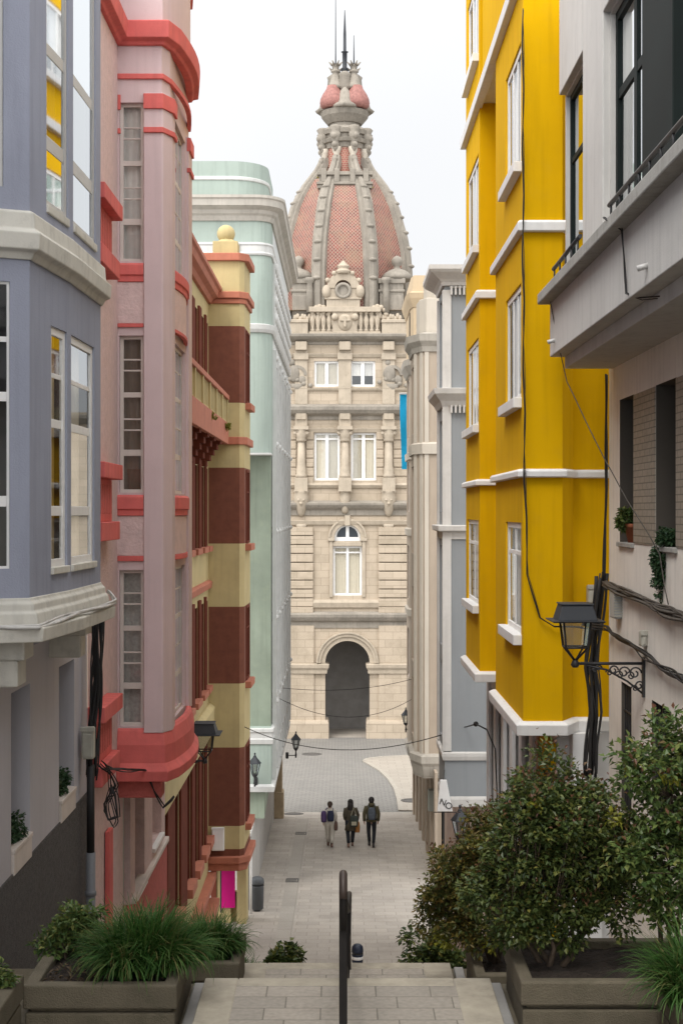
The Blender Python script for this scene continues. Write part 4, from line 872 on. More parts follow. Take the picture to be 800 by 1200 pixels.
# balustrade in front of the dome
BY = TY-.25
b = MB(); b.box(tx(362),tx(446),BY,BY+.5,tzz(366),tzz(360)); b.box(tx(362),tx(446),BY-.02,BY+.55,tzz(395),tzz(389)); br_ = b.build('balustrade', M['stone'], T, bevel=.03)
b = MB(); b.box(tx(362),tx(446),BY+.40,BY+.48,tzz(390),tzz(365)); b.build('backing', M['stone'], br_)
for c in (366,372.5,379,385.5,391,417,422.5,429,435.5,442):
    b = MB(); b.lathe((tx(c),BY+.25,tzz(389)),[(.13,0),(.14,.12),(.07,.2),(.15,.5),(.16,.72),(.08,.98),(.07,1.05),(.14,1.12),(.14,1.18)],10); b.build('baluster', M['stone'], br_)
b = MB(); b.ball((tx(404),BY+.15,tzz(378)),.46,16,sy=.5,sz=1.15); b.box(tx(404)-.72,tx(404)+.72,BY+.1,BY+.4,tzz(389.2),tzz(366)); b.ball((tx(404)-.6,BY+.05,tzz(372)),.22,8); b.ball((tx(404)+.6,BY+.05,tzz(372)),.22,8); b.box(tx(404)-.07,tx(404)+.07,BY-.18,BY,tzz(384),tzz(371)); b.box(tx(404)-.3,tx(404)+.3,BY-.17,BY,tzz(377),tzz(375)); b.build('shield', M['stone'], br_, bevel=.02)
for c0,c1 in ((330,361),(447,480)):
    b = MB(); b.box(tx(c0),tx(c1),BY-.05,TY+2,tzz(395),tzz(376)); b.box(tx(c0)-.03,tx(c1)+.03,BY-.12,TY+2.05,tzz(379),tzz(375)); b.build('parapet_block', M['stone'], T, bevel=.04)
# corner pavilions at the foot of the ribs, with scrolls and urns
for sgn, c in ((-1,356),(1,459)):
    b = MB(); x0, x1 = tx(c-14), tx(c+14)
    b.box(x0,x1,TY+.4,TY+2.6,tzz(377),tzz(326)); b.box(x0-.1,x1+.1,TY+.3,TY+2.7,tzz(331),tzz(325)); b.box(x0-.08,x1+.08,TY+.32,TY+2.7,tzz(341),tzz(338))
    b.box(x0+.1,x1-.1,TY+.35,TY+.5,tzz(372),tzz(345)); b.build('pavilion', M['stone_g'], T, bevel=.04)
    b = MB(); xi = tx(c)-sgn*.35
    b.lathe((xi,TY+.15,0),[(.22,tzz(366)),(.2,tzz(340)),(.17,tzz(332)),(.28,tzz(329)),(.28,tzz(325))],10); b.build('colonnette', M['stone_g'], T)
    b = MB(); b.lathe((tx(c)+sgn*.35,TY+1.2,tzz(325)),[(.95,0),(1.0,.2),(.75,.45),(.5,.6),(.2,.72),(.18,.85),(.32,1.0),(.35,1.22),(.22,1.42),(.06,1.5)],14); b.build('urn', M['stone_g'], T)
    b = MB()
    for k in range(14):
        a = k*.5; r = .55-.032*k; b.ball((tx(c)+sgn*-.9+r*math.cos(a),TY+.1,tzz(368)+r*math.sin(a)),.17,8)
    for k in range(8): b.ball((tx(c-10+2.8*k),TY+.12,tzz(372)+.1*math.sin(k*2.3)),.13,8,sz=1.5)
    b.build('scroll', M['stone'], T)
# dome
DY = TY+4.25; DX = tx(404.0); s9 = (DY)/K
dz = lambda p: (600-p)*s9
prof = [(78,372),(78.5,345),(78,325),(76,303),(72.5,285),(67,266),(62,249),(55,234.5),(47.5,222),(42.5,215)]
rprof = prof[:-1]+[(37,208.5),(32,202),(28,195),(25,188)]
def dome_pt(r, z, k, n=8): a = math.pi/8+2*math.pi*k/n; return Vector((DX+r*math.cos(a), DY+r*math.sin(a), z))
R8 = 1/math.cos(math.pi/8)
b = MB(); b.uv = []
fine = []
for i in range(len(prof)-1):
    for q in range(3): t_ = q/3; fine.append((prof[i][0]+(prof[i+1][0]-prof[i][0])*t_, prof[i][1]+(prof[i+1][1]-prof[i][1])*t_))
fine.append(prof[-1])
for k in range(8):
    rows = []; vv = 0; prev = None
    for r_, p_ in fine:
        r = r_*s9*1.0; z = dz(p_); A = dome_pt(r,z,k); B = dome_pt(r,z,k+1)
        if prev is not None: vv += (A-prev).length
        prev = A; L = (B-A).length
        rows.append([A.lerp(B,j/4) for j in range(5)]); b.uv += [(-L/2+L*j/4, vv) for j in range(5)]
    b.grid(rows, 0, False, False)
# keep the uv: build without merging
me = bpy.data.meshes.new('dome'); oT = LOC[T.name]
me.from_pydata([(x-oT.x,y-oT.y,z-oT.z) for x,y,z in b.v],[],b.f); me.materials.append(M['scale']); ul = me.uv_layers.new(name='UVMap')
ul.data.foreach_set('uv',[c for l in me.loops for c in b.uv[l.vertex_index]]); me.update()
dome = bpy.data.objects.new('dome', me); COL.objects.link(dome); dome.parent = T; LOC[dome.name] = oT
fineR = []
for i in range(len(rprof)-1):
    for q in range(3): t_ = q/3; fineR.append((rprof[i][0]+(rprof[i+1][0]-rprof[i][0])*t_, rprof[i][1]+(rprof[i+1][1]-rprof[i][1])*t_))
fineR.append(rprof[-1])
for k in range(8):
    b = MB(); rows = []; a = math.pi/8+2*math.pi*k/8; t2 = Vector((-math.sin(a),math.cos(a),0)); o2 = Vector((math.cos(a),math.sin(a),0))
    for i,(r_,p_) in enumerate(fineR):
        wv = (.48 if r_ > 60 else .48*(.2+.8*r_/60)); P0 = dome_pt(r_*s9*1.0,dz(p_),k)
        rows.append([P0+t2*wv-o2*.35, P0+t2*wv*.92+o2*.02, P0+t2*wv*.9+o2*.05, P0+t2*wv*.55+o2*.07, P0+t2*wv*.45+o2*.24, P0+o2*.33, P0-t2*wv*.45+o2*.24, P0-t2*wv*.55+o2*.07, P0-t2*wv*.9+o2*.05, P0-t2*wv*.92+o2*.02, P0-t2*wv-o2*.35])
    b.grid(rows, 0, True, False, True)
    for i in range(4, len(fineR)-12, 3):
        r_,p_ = fineR[i]; P0 = dome_pt(r_*s9*1.0,dz(p_),k)+o2*.2; b.ball(P0,.27*(.6+.4*r_/76),8,sz=.55)
    b.build('rib', M['stone_g'], dome)
# dormer cartouche with oculus
b = MB(); c = tx(402); zc = tzz(341); yy = TY-.1
b.box(c-1.0,c+1.0,yy,yy+.8,tzz(362),tzz(350)); b.box(c-.85,c+.85,yy,yy+.8,tzz(350),tzz(335)); b.box(c-1.1,c+1.1,yy-.08,yy+.5,tzz(351),tzz(348.5)); arch_ring(b,c,tzz(338),.48,.98,yy-.06,yy+.7,16)
b.ball((c-1.0,yy,tzz(342)),.27,10,sz=1.5); b.ball((c+1.0,yy,tzz(342)),.27,10,sz=1.5); b.lathe((c,yy+.1,tzz(321)),[(.42,0),(.48,.15),(.3,.3),(.38,.45),(.12,.7),(.02,.8)],10)
for k in range(5): a = math.pi*(.15+.7*k/4); b.ball((c+1.05*math.cos(a),yy-.02,tzz(338)+1.05*math.sin(a)),.15,8)
dm = b.build('dormer', M['stone'], T, bevel=.02)
b = MB(); rows = [[(c+r*math.cos(2*math.pi*j/18),yy-.05-q,zc+r*math.sin(2*math.pi*j/18)) for j in range(18)] for r,q in ((.30,.0),(.34,.12),(.46,.12),(.5,.0))]; b.grid(rows,0,True); b.face([(c+.3*math.cos(2*math.pi*j/18),yy-.02,zc+.3*math.sin(2*math.pi*j/18)) for j in range(18)]); b.build('oculus', M['stone_g'], dm)
b = MB()
for sx in (-1,1): P0 = dome_pt(62*s9,dz(240),0 if sx > 0 else 3); b.lathe((DX+sx*3.05,DY-.6,dz(258)),[(.25,0),(.3,.3),(.12,.5),(.26,.75),(.1,1.0),(.05,1.4)],8)
b.build('side_finial', M['stone_g'], T)
# lantern
LN = thing_lant = None
def ring(b, r0, r1, p0, p1, n=8, m=0): b.lathe((DX,DY,0),[(r0*s9,dz(p0)),(r1*s9,dz(p1))],n,m,False)
b = MB()
for r0,r1,p0,p1 in ((36,33,216,213),(33,31,213,209)): ring(b,r0,r1,p0,p1,16)
for k in (0,2):
    a = -math.pi/2+k*math.pi/2; dd_ = (-math.sin(a),math.cos(a)); nn_ = (math.cos(a),math.sin(a)); C0 = (DX+nn_[0]*46*s9,DY+nn_[1]*46*s9)
    for hw,e,p0,p1 in ((29,-.12,234,231),(31,.06,231,227),(32,.16,227,224),(29.5,-.05,224,216),(31.5,.1,216,212)): b.obox(C0,dd_,nn_,-hw*s9,hw*s9,-e,.6,dz(p0),dz(p1))
    for q in (-24,-9,9,24): b.obox(C0,dd_,nn_,(q-3)*s9,(q+3)*s9,-.14,.3,dz(224),dz(209))
lan = b.build('lantern', M['stone_g'], T, bevel=.03)
b = MB(); b.uv = None; ring(b,24,24,232,176,8); b.build('tile_panel', brickmat('red_drum_tiles',(.34,.10,.08),(.26,.085,.07),(.40,.29,.21),'xz',.17,.13,.018,.6,.3,.2,staincol=(.44,.2,.17)), lan)
for k in range(8):
    a = math.pi/8+k*math.pi/4; cx_, cy_ = DX+24.5*s9*math.cos(a), DY+24.5*s9*math.sin(a)
    b = MB(); b.lathe((cx_,cy_,0),[(.24,dz(214)),(.22,dz(206)),(.19,dz(186)),(.26,dz(183)),(.3,dz(178))],10); b.build('column', M['cream2'] if k != 99 else None, lan)
    b = MB(); b.lathe((DX+27.5*s9*math.cos(a),DY+27.5*s9*math.sin(a),0),[(.08,dz(184)),(.2,dz(180)),(.24,dz(175)),(.2,dz(172)),(.34,dz(168)),(.36,dz(163)),(.28,dz(160)),(.4,dz(156)),(.3,dz(154))],8)
    b.ball((DX+31*s9*math.cos(a),DY+31*s9*math.sin(a),dz(166)),.24,8); b.ball((DX+30*s9*math.cos(a),DY+30*s9*math.sin(a),dz(176)),.2,8); b.ball((DX+29.5*s9*math.cos(a),DY+29.5*s9*math.sin(a),dz(193)),.2,8); b.build('scroll_bracket', M['stone_g'], lan)
b = MB()
for r0,r1,p0,p1 in ((25,26,178,172),(29,31,172,168),(26,26,168,162),(29,31,162,157),(30,25,157,153),(22,18,153,150),(18,18,150,147),(20,27,147,139),(27,29,139,133),(27,22,133,129)): ring(b,r0,r1,p0,p1,16)
b.build('lantern_crown', M['stone_g'], lan, bevel=.02)
b = MB(); ring(b,20,16,131,112,10); ring(b,14,9,112,88,10); b.build('spire_core', M['stone_g'], lan)
sp_ = 14*s9
for k in range(4):
    a = math.pi/4+k*math.pi/2; cx_, cy_ = DX+15.5*s9*1.25*math.cos(a), DY+15.5*s9*1.25*math.sin(a)
    b = MB(); b.lathe((cx_,cy_,0),[(.66,dz(131.5)),(.78,dz(129)),(.82,dz(125)),(.78,dz(120.5)),(.66,dz(115.5)),(.5,dz(111)),(.4,dz(108)),(.36,dz(105))],18); b.build('bulb_dome', mat('red_bulb_tiles' if k==0 else 'red_bulb_tiles', (.29,.13,.11), .65, .28, 6, bump=.5, bscale=30) if k == 0 else bpy.data.materials['red_bulb_tiles'], lan)
    c2x, c2y = DX+12*s9*1.25*math.cos(a), DY+12*s9*1.25*math.sin(a)
    b = MB(); b.lathe((c2x,c2y,0),[(.46,dz(108)),(.5,dz(105)),(.42,dz(103)),(.28,dz(93)),(.2,dz(89)),(.3,dz(88)),(.3,dz(86.5)),(.14,dz(85)),(.14,dz(82)),(.24,dz(79.5))],10)
    for q in range(6): aa = q*math.pi/3; b.tube([(c2x+.2*math.cos(aa),c2y+.2*math.sin(aa),dz(80)),(c2x+.42*math.cos(aa),c2y+.42*math.sin(aa),dz(76))],[.09,.03],6)
    b.build('pinnacle', M['stone_g'], lan)
for k in range(4):
    a = -math.pi/2+k*math.pi/2; b = MB(); cx_,cy_ = DX+18*s9*math.cos(a), DY+18*s9*math.sin(a)
    b.lathe((cx_,cy_,0),[(.8,dz(133)),(.9,dz(130.5)),(.66,dz(127)),(.55,dz(121)),(.30,dz(112)),(.08,dz(107))],8); b.lathe((DX+13*s9*math.cos(a),DY+13*s9*math.sin(a),0),[(.3,dz(110)),(.42,dz(106)),(.36,dz(94)),(.42,dz(91)),(.2,dz(88))],8); b.build('stone_hood', M['stone_g'], lan)
b = MB(); b.lathe((DX-.0,DY,0),[(.42,dz(90)),(.45,dz(87)),(.16,dz(85)),(.28,dz(82)),(.14,dz(79)),(.15,dz(62)),(.24,dz(61)),(.1,dz(60)),(.09,dz(40)),(.02,dz(12))],10); b.build('spire_rod', M['hood'], lan)
for k,top in ((5,-6),(7,45)):
    a = math.pi/4*k; 
for sx,top in ((-1,-8),(1,45)): b = MB(); xx = DX+sx*10.6*s9; b.tube([(xx,DY-.56,dz(80)),(xx,DY-.56,dz(66)),(xx,DY-.56,dz(top))],[.05,.04,.018],6); b.build('lightning_rod', M['hood'], lan)
b = MB(); r2 = random.Random(3)     # patches of yellow-green moss and lichen on the rib heads and lantern base
for i in range(26):
    a = r2.uniform(math.pi*1.1,math.pi*1.9); rr = r2.choice([36.6,36.8,33]); b.ball((DX+rr*s9*math.cos(a),DY+rr*s9*math.sin(a),dz(r2.choice([221,213,220]))),r2.uniform(.06,.2),7,sz=.4)
P0 = Vector((DX+2.0,DY-2.0,0))
for i in range(24):
    k = 6; t_ = r2.random(); r_,p_ = 46-8*t_, 229-14*t_; A = dome_pt(r_*s9*1.05,dz(p_),k); B = dome_pt(r_*s9*1.05,dz(p_),k+1); b.ball(A.lerp(B,r2.uniform(.1,.45)),r2.uniform(.1,.24),7,sz=.5)
b.build('moss', mat('lichen', (.30,.26,.05), .95, .3, 4, bump=.8, bscale=20), T)
# wings of the town hall either side of the tower
for nm, x0, x1, lb in (('left',-16.0,tx(325)-.01,'limestone wing of the town hall left of the tower'),('right',tx(483)+.01,18.0,'limestone wing of the town hall right of the tower')):
    W = thing('town_hall_wing', lb, 'building', ((x0+x1)/2,TY+4,-13.6))
    pl = [(x0,TY+.3),(x1,TY+.3)]; wn = []; L_ = x1-x0; n_ = int(L_//3)
    for i in range(n_):
        u = L_*(i+.5)/n_
        for z0,z1 in ((-5.0,-2.0),(1.6,4.4),(-12.2,-8.2)): wn.append(dict(seg=0,u0=u-.6,u1=u+.6,z0=z0,z1=z1,depth=.2,cols=[(.5,.12)],rows=[.8],fm=M['wframe'],fw=.1,curtain=M['curtain_lt']))
    facade(W,'wall',pl,-14.2,6.0,wn,[M['ash'],M['dark']],.2)
    b = MB(); b.box(x0,x1,TY+1.2,TY+8,-14.2,5.9); b.build('back_wall', M['ashs'], W)
    for za in (-6.4,.2,5.7): ledge(W,'cornice',pl,[(-.1,za-.4),(.1,za-.4),(.4,za-.1),(.42,za+.1),(-.1,za+.2)],M['stone_g'],.0)
# ================================================================== street lamps
def hooded_lantern(label, x, y, z, wx):
    """z = brim height; wall at wx"""
    t = thing('street_lamp', label, 'street lamp', (x,y,z), 'hooded lanterns on scrolled brackets')
    b = MB(); b.frustum((x,y), .40, .42, z, z+.018); b.frustum((x,y), .31, .24, z+.018, z+.19); b.frustum((x,y), .26, .26, z+.19, z+.205); b.build('hood', M['hood'], t, bevel=.006)
    b = MB(); h, q = .15, .095
    for sx in (-1,1):
        for sy in (-1,1): b.tube([(x+sx*h,y+sy*h,z),(x+sx*q*1.25,y+sy*q*1.25,z-.29),(x,y,z-.45)], .0125, 6)
    for a in (1,):
        c = [(x-q*1.25,y-q*1.25),(x+q*1.25,y-q*1.25),(x+q*1.25,y+q*1.25),(x-q*1.25,y+q*1.25)]
        for i in range(4): b.tube([(*c[i],z-.29),(*c[(i+1)%4],z-.29)], .012, 6)
    b.lathe((x,y,z-.52),[(.03,0),(.05,.03),(.035,.07),(.02,.1)],10); b.build('cage', M['black'], t)
    b = MB(); e = .985
    c0 = [(x-h*e,y-h*e),(x+h*e,y-h*e),(x+h*e,y+h*e),(x-h*e,y+h*e)]; c1 = [(x-q*1.2,y-q*1.2),(x+q*1.2,y-q*1.2),(x+q*1.2,y+q*1.2),(x-q*1.2,y+q*1.2)]
    for i in range(4): j = (i+1)%4; b.face([(*c0[i],z-.005),(*c0[j],z-.005),(*c1[j],z-.285),(*c1[i],z-.285)])
    b.build('glass', M['glass_t'], t)
    b = MB(); s_ = 1 if wx > x else -1; L = abs(wx-x); za = z-.475
    b.tube([(x-s_*.03,y,za),(wx,y,za)], .017, 8); b.box(min(wx,wx-s_*.03),max(wx,wx-s_*.03),y-.03,y+.03,za-.38,za+.07)
    def spiral(cx, cz, r, t0, t1, n=16):
        return [(cx+s_*r*(1-.7*i/n)*math.cos(t0+(t1-t0)*i/n), y, cz+r*(1-.7*i/n)*math.sin(t0+(t1-t0)*i/n)) for i in range(n+1)]
    b.tube([(x+s_*.12,y,za-.02),(x+s_*L*.45,y,za-.07),(x+s_*L*.75,y,za-.2),(wx-s_*.02,y,za-.34)], .013, 6)
    for f_,dz_,r in ((.55,-.075,.055),(.70,-.10,.07),(.86,-.11,.075),(.92,-.25,.055),(.34,-.05,.035)):
        b.tube(spiral(x+s_*L*f_, za+dz_, r, 0, 7.5), .010, 6); b.tube(spiral(x+s_*(L*f_-.05), za+dz_-.03, r*.7, 3, -4), .009, 6)
    b.build('bracket', M['black'], t)
    return t
hooded_lantern('large hooded wall lantern on a scrolled iron bracket in front of the yellow house', 2.62, 15.97, -1.226, 3.40)
hooded_lantern('hooded wall lantern on a scrolled bracket half hidden behind the pink bay base', -2.40, 25.0, -3.90, -3.55)
def classic_lantern(label, x, y, ztop, wall):
    t = thing('street_lamp', label, 'street lamp', (x,y,ztop-.95), 'pointed black wall lanterns'); z = ztop
    b = MB(); b.lathe((x,y,z),[(.012,0),(.03,-.02),(.03,-.05),(.014,-.07),(.045,-.10),(.05,-.13),(.10,-.19),(.19,-.30),(.20,-.32),(.17,-.325)],6,0,False); b.build('roof', M['hood'], t)
    b = MB()
    for k in range(6):
        a = k*math.pi/3; b.tube([(x+.165*math.cos(a),y+.165*math.sin(a),z-.32),(x+.085*math.cos(a),y+.085*math.sin(a),z-.66)], .011, 5)
    b.lathe((x,y,z-.66),[(.02,-.30),(.045,-.27),(.03,-.2),(.025,-.1),(.06,-.06),(.095,0),(.10,.02),(.08,.02)],10); b.build('cage', M['black'], t)
    b = MB(); rows = [[(x+r*math.cos(k*math.pi/3),y+r*math.sin(k*math.pi/3),zz) for k in range(6)] for r,zz in ((.158,z-.325),(.082,z-.65))]; b.grid(rows,0,True,False); b.build('glass', M['glass_t'], t)
    b = MB(); wz = z-.93; b.tube([(x,y,wz),(wall[0],wall[1],wz)], .018, 6); b.tube([(x,y,z-.9),(x,y,z-1.02)],.03,8)
    b.lathe((wall[0],wall[1],wz-.12),[(.05,0),(.06,.05),(.06,.2),(.05,.24)],8); b.build('arm', M['black'], t)
    return t
classic_lantern('pointed black lantern on the turquoise wall above the grey slatted wall', -2.6, 42.75, pz(882,42.75), (-2.6,43.18))
classic_lantern('pointed black lantern on an arm at the far end of the turquoise gallery', -1.76, 55.0, pz(857,55), (-2.1,55.0))
classic_lantern('pointed black lantern under the blue grey bay just above the bushes', 2.43, 29.2, pz(943,29.2), (2.75,30.45))
classic_lantern('pointed black lantern on the far edge of the beige building', 2.64, 58.5, pz(829,58.5), (2.86,59.2))

# ================================================================== planters
def planter(label, x0, x1, y0, y1, zt, h=.62):
    t = thing('planter', label, 'planter', ((x0+x1)/2,(y0+y1)/2,zt-h), 'concrete planters beside the stairs'); w_ = .075
    b = MB()
    for za, zb, e in ((zt-h,zt-.17,-.006),(zt-.17,zt-.145,-.03),(zt-.145,zt,.006)):
        o = [(x0-e,y0-e),(x1+e,y0-e),(x1+e,y1+e),(x0-e,y1+e)]; i_ = [(x0+w_,y0+w_),(x1-w_,y0+w_),(x1-w_,y1-w_),(x0+w_,y1-w_)]
        for k in range(4):
            j = (k+1)%4; b.face([(*o[k],za),(*o[j],za),(*o[j],zb),(*o[k],zb)]); b.face([(*o[k],zb),(*o[j],zb),(*i_[j],zb),(*i_[k],zb)]); b.face([(*i_[k],zt-.25),(*i_[j],zt-.25),(*i_[j],zb),(*i_[k],zb)])
            b.face([(*o[k],za),(*o[j],za),(*i_[j],za),(*i_[k],za)])
    b.build('trough', M['concrete'], t, bevel=.012)
    b = MB(); nx, ny = 14, 10
    rows = [[(x0+w_*.9+(x1-x0-1.8*w_)*i/nx, y0+w_*.9+(y1-y0-1.8*w_)*j/ny, zt-.05+.035*mnoise.noise(Vector((i*.9+x0*7,j*.9,zt)))) for i in range(nx+1)] for j in range(ny+1)]
    b.grid(rows); b.build('soil', M['soil'], t)
    return t
planter('large concrete planter left of the stairs holding a leafy shrub and a grass tuft', -1.88, -.98, 8.42, 9.36, -2.80)
planter('smaller concrete planter behind the large left one, filled by a grass tuft', -1.40, -.80, 11.1, 11.9, -3.52)
planter('mossy concrete planter corner at the left edge of the picture', -2.75, -1.86, 7.3, 8.32, -2.70)
planter('large concrete planter right of the stairs under the big dark bush', 1.07, 2.35, 8.45, 9.32, -2.79)
planter('narrow concrete planter behind the large right one with thin stems', 1.02, 1.55, 10.75, 11.7, -3.50)
planter('concrete planter at the right edge overflowing with long grass', 1.84, 2.8, 7.3, 8.32, -2.72)

# ================================================================== plants
LM = {
 'dark': leafmat('dark_glossy_leaves', [(.034,.055,.019),(.062,.092,.026),(.115,.135,.036),(.22,.20,.05)], .36, .25),
 'olive': leafmat('olive_brown_leaves', [(.05,.075,.024),(.09,.10,.026),(.17,.13,.03),(.24,.15,.04)], .4, .22),
 'bright': leafmat('fresh_green_leaves', [(.046,.082,.026),(.08,.13,.036),(.14,.18,.05),(.24,.22,.07)], .36, .25),
 'tips': leafmat('reddish_young_leaves', [(.11,.045,.03),(.14,.07,.035),(.13,.10,.04)], .4, .3),
 'yellow': leafmat('yellow_leaves', [(.16,.17,.03),(.24,.24,.03),(.20,.17,.03)], .4, .3),
 'grass': leafmat('strap_leaves', [(.018,.062,.010),(.034,.098,.018),(.062,.14,.030),(.12,.16,.05),(.19,.15,.06)], .5, .25, .22),
 'ivy': leafmat('ivy_leaves', [(.025,.06,.028),(.045,.09,.04),(.085,.13,.055)], .4, .25),
 'twig': M['wood'] }
def leaves(name, pts, parent, m, ln=.05, wd=.024, seed=1, droop=.2):
    r = random.Random(seed); b = MB(); b.c = []
    for p, out in pts:
        d = (Vector(out)*.8+Vector((r.uniform(-1,1),r.uniform(-1,1),r.uniform(-.7,.9)))).normalized()
        d = (d+Vector((0,0,-droop*r.random()))).normalized()
        s_ = d.cross(Vector((r.uniform(-.6,.6),r.uniform(-.6,.6),1)));
        if s_.length < .05: continue
        s_.normalize(); n_ = s_.cross(d); L = ln*r.uniform(.65,1.25); W = wd*r.uniform(.7,1.2); p = Vector(p)
        base, tip = p, p+d*L-n_*L*.12; ml, mr = p+d*L*.45+s_*W+n_*W*.35, p+d*L*.45-s_*W+n_*W*.35
        k = len(b.v); b.v += [tuple(base),tuple(mr),tuple(tip),tuple(ml)]; b.f += [(k,k+1,k+2),(k,k+2,k+3)]; b.m += [0,0]; b.sm += [False,False]
        t_ = min(1,max(0,r.gauss(.42,.24))); b.c += [(t_,t_,t_,1)]*4
    return b.build(name, m, parent)
def shrub(label, base, ells, parent_group=None, m='dark', n_cl=70, per=90, ln=.05, wd=.02, seed=1, trunk=True, cl_r=.10, tips=0, yel=0, name='shrub', cat='shrub', tr=.02, hollow=.35):
    t = thing(name, label, cat, base, parent_group); r = random.Random(seed); base = Vector(base)
    cl = []
    tot = sum(e[1][0]*e[1][1]*e[1][2] for e in ells)
    for c, rad in ells:
        k = max(3, int(n_cl*rad[0]*rad[1]*rad[2]/tot)); c = Vector(c)
        for _ in range(k):
            d = Vector((r.gauss(0,1),r.gauss(0,1),r.gauss(0,1))).normalized(); q = hollow+(1-hollow)*r.random()**.6
            q *= 1+.22*mnoise.noise(d*2.1+Vector((seed,0,0)))
            cl.append((c+Vector((d.x*rad[0],d.y*rad[1],d.z*rad[2]))*q, d))
    if trunk:
        b = MB()
        stems = 4
        heads = []
        for i in range(stems):
            c, rad = r.choice(ells); c = Vector(c); h = c+Vector((r.uniform(-.5,.5)*rad[0],r.uniform(-.4,.4)*rad[1],-.25*rad[2])); st = base+Vector((r.uniform(-.05,.05),r.uniform(-.05,.05),-.06)); mid = st.lerp(h,.5)+Vector((r.uniform(-.05,.05),r.uniform(-.05,.05),.03))
            b.tube([st,st.lerp(mid,.5)+Vector((r.uniform(-.02,.02),0,0)),mid,h],[tr,tr*.85,tr*.7,tr*.45],7); heads += [(mid,tr*.5),(h,tr*.4)]
        for p, d in cl:
            hd, rr = min(heads, key=lambda q: (q[0]-p).length+r.random()*.15)
            mid = hd.lerp(p,.5)+Vector((r.uniform(-.04,.04),r.uniform(-.04,.04),-.02)); b.tube([hd,mid,p],[rr*.55,rr*.4,.003],4)
        b.build('trunk', M['wood'], t)
    pts = []; tp = []; ye = []
    for i,(p, d) in enumerate(cl):
        rr = cl_r*r.uniform(.7,1.3); cols = pts
        if yel and r.random() < yel: cols = ye; rr *= .6
        for _ in range(per if cols is pts else per//3):
            o = Vector((r.gauss(0,1),r.gauss(0,1),r.gauss(0,.8))).normalized()*rr*r.random()**.45
            if tips and o.z > rr*.25 and d.z > 0 and r.random() < tips: tp.append((p+o*1.5, (o.normalized()+Vector((0,0,1)))*.6))
            else: cols.append((p+o, (o.normalized()+d*.6)*.7))
    f = leaves('foliage', pts, t, LM[m], ln, wd, seed)
    if tp: leaves('young_leaves', tp, t, LM['tips'], ln*.85, wd*.8, seed+1)
    if ye: leaves('yellow_leaves', ye, t, LM['yellow'], ln*1.1, wd, seed+2)
    return t
SG = 'bushes beside the stairs'
shrub('large round dark green bush in the big planter right of the stairs', (1.30,8.92,-2.84), [((1.40,8.95,-2.04),(.46,.42,.42)),((1.30,8.95,-1.80),(.27,.30,.28)),((1.60,8.98,-2.22),(.32,.32,.30)),((1.10,8.9,-2.32),(.30,.28,.30)),((1.32,8.9,-2.54),(.36,.26,.17)),((1.04,8.95,-2.52),(.24,.22,.16)),((1.66,8.9,-2.46),(.26,.24,.16))], SG, 'dark', 250, 120, .040, .0135, 11, True, .10, .26, .09, tr=.022, hollow=.2)
shrub('olive brown bush in the narrow planter nearer the street, left of the large dark bush', (1.22,11.2,-3.55), [((1.02,11.2,-2.88),(.36,.36,.38)),((.82,11.2,-3.08),(.26,.28,.32)),((1.25,11.2,-2.65),(.3,.3,.32)),((1.1,11.1,-3.2),(.28,.25,.2))], SG, 'olive', 135, 110, .044, .014, 12, True, .105, .32, .07, tr=.02, hollow=.3)
shrub('tall loose bright green bush with reddish tips at the right edge', (2.0,8.72,-2.84), [((1.93,8.6,-1.62),(.27,.3,.38)),((2.10,8.6,-2.05),(.3,.3,.36)),((1.80,8.6,-2.06),(.16,.2,.30)),((2.2,8.6,-1.5),(.24,.2,.4)),((1.95,8.6,-2.38),(.2,.2,.16))], SG, 'bright', 118, 75, .050, .0155, 13, True, .10, .2, .04, tr=.018, hollow=.3)
shrub('low dark green shrub at the foot of the olive bush beside the lower landing', (.86,12.9,-4.9), [((.80,12.8,-3.98),(.28,.22,.26)),((.98,12.7,-4.2),(.3,.25,.3))], SG, 'dark', 40, 95, .055, .02, 14, True, .09)
shrub('small dark leafy shrub standing alone behind the lower landing left of the handrail', (-.55,13.0,-4.95), [((-.55,13.0,-4.12),(.13,.14,.30)),((-.48,13.0,-4.2),(.22,.18,.14)),((-.62,13.0,-4.2),(.16,.18,.12))], SG, 'dark', 26, 80, .06, .022, 15, True, .07, tr=.012)
shrub('open leafy shrub at the back of the large left planter', (-1.72,9.12,-2.86), [((-1.74,9.15,-2.70),(.18,.14,.13)),((-1.66,9.15,-2.60),(.13,.12,.10)),((-1.84,9.1,-2.78),(.11,.12,.09))], SG, 'bright', 34, 42, .052, .013, 16, True, .07, tr=.008, hollow=.2)
shrub('small green weed growing in the mossy planter corner at the left edge', (-2.0,8.1,-2.76), [((-2.02,8.1,-2.66),(.14,.12,.07))], None, 'bright', 12, 40, .045, .014, 17, False, .05, name='weed', cat='weed')
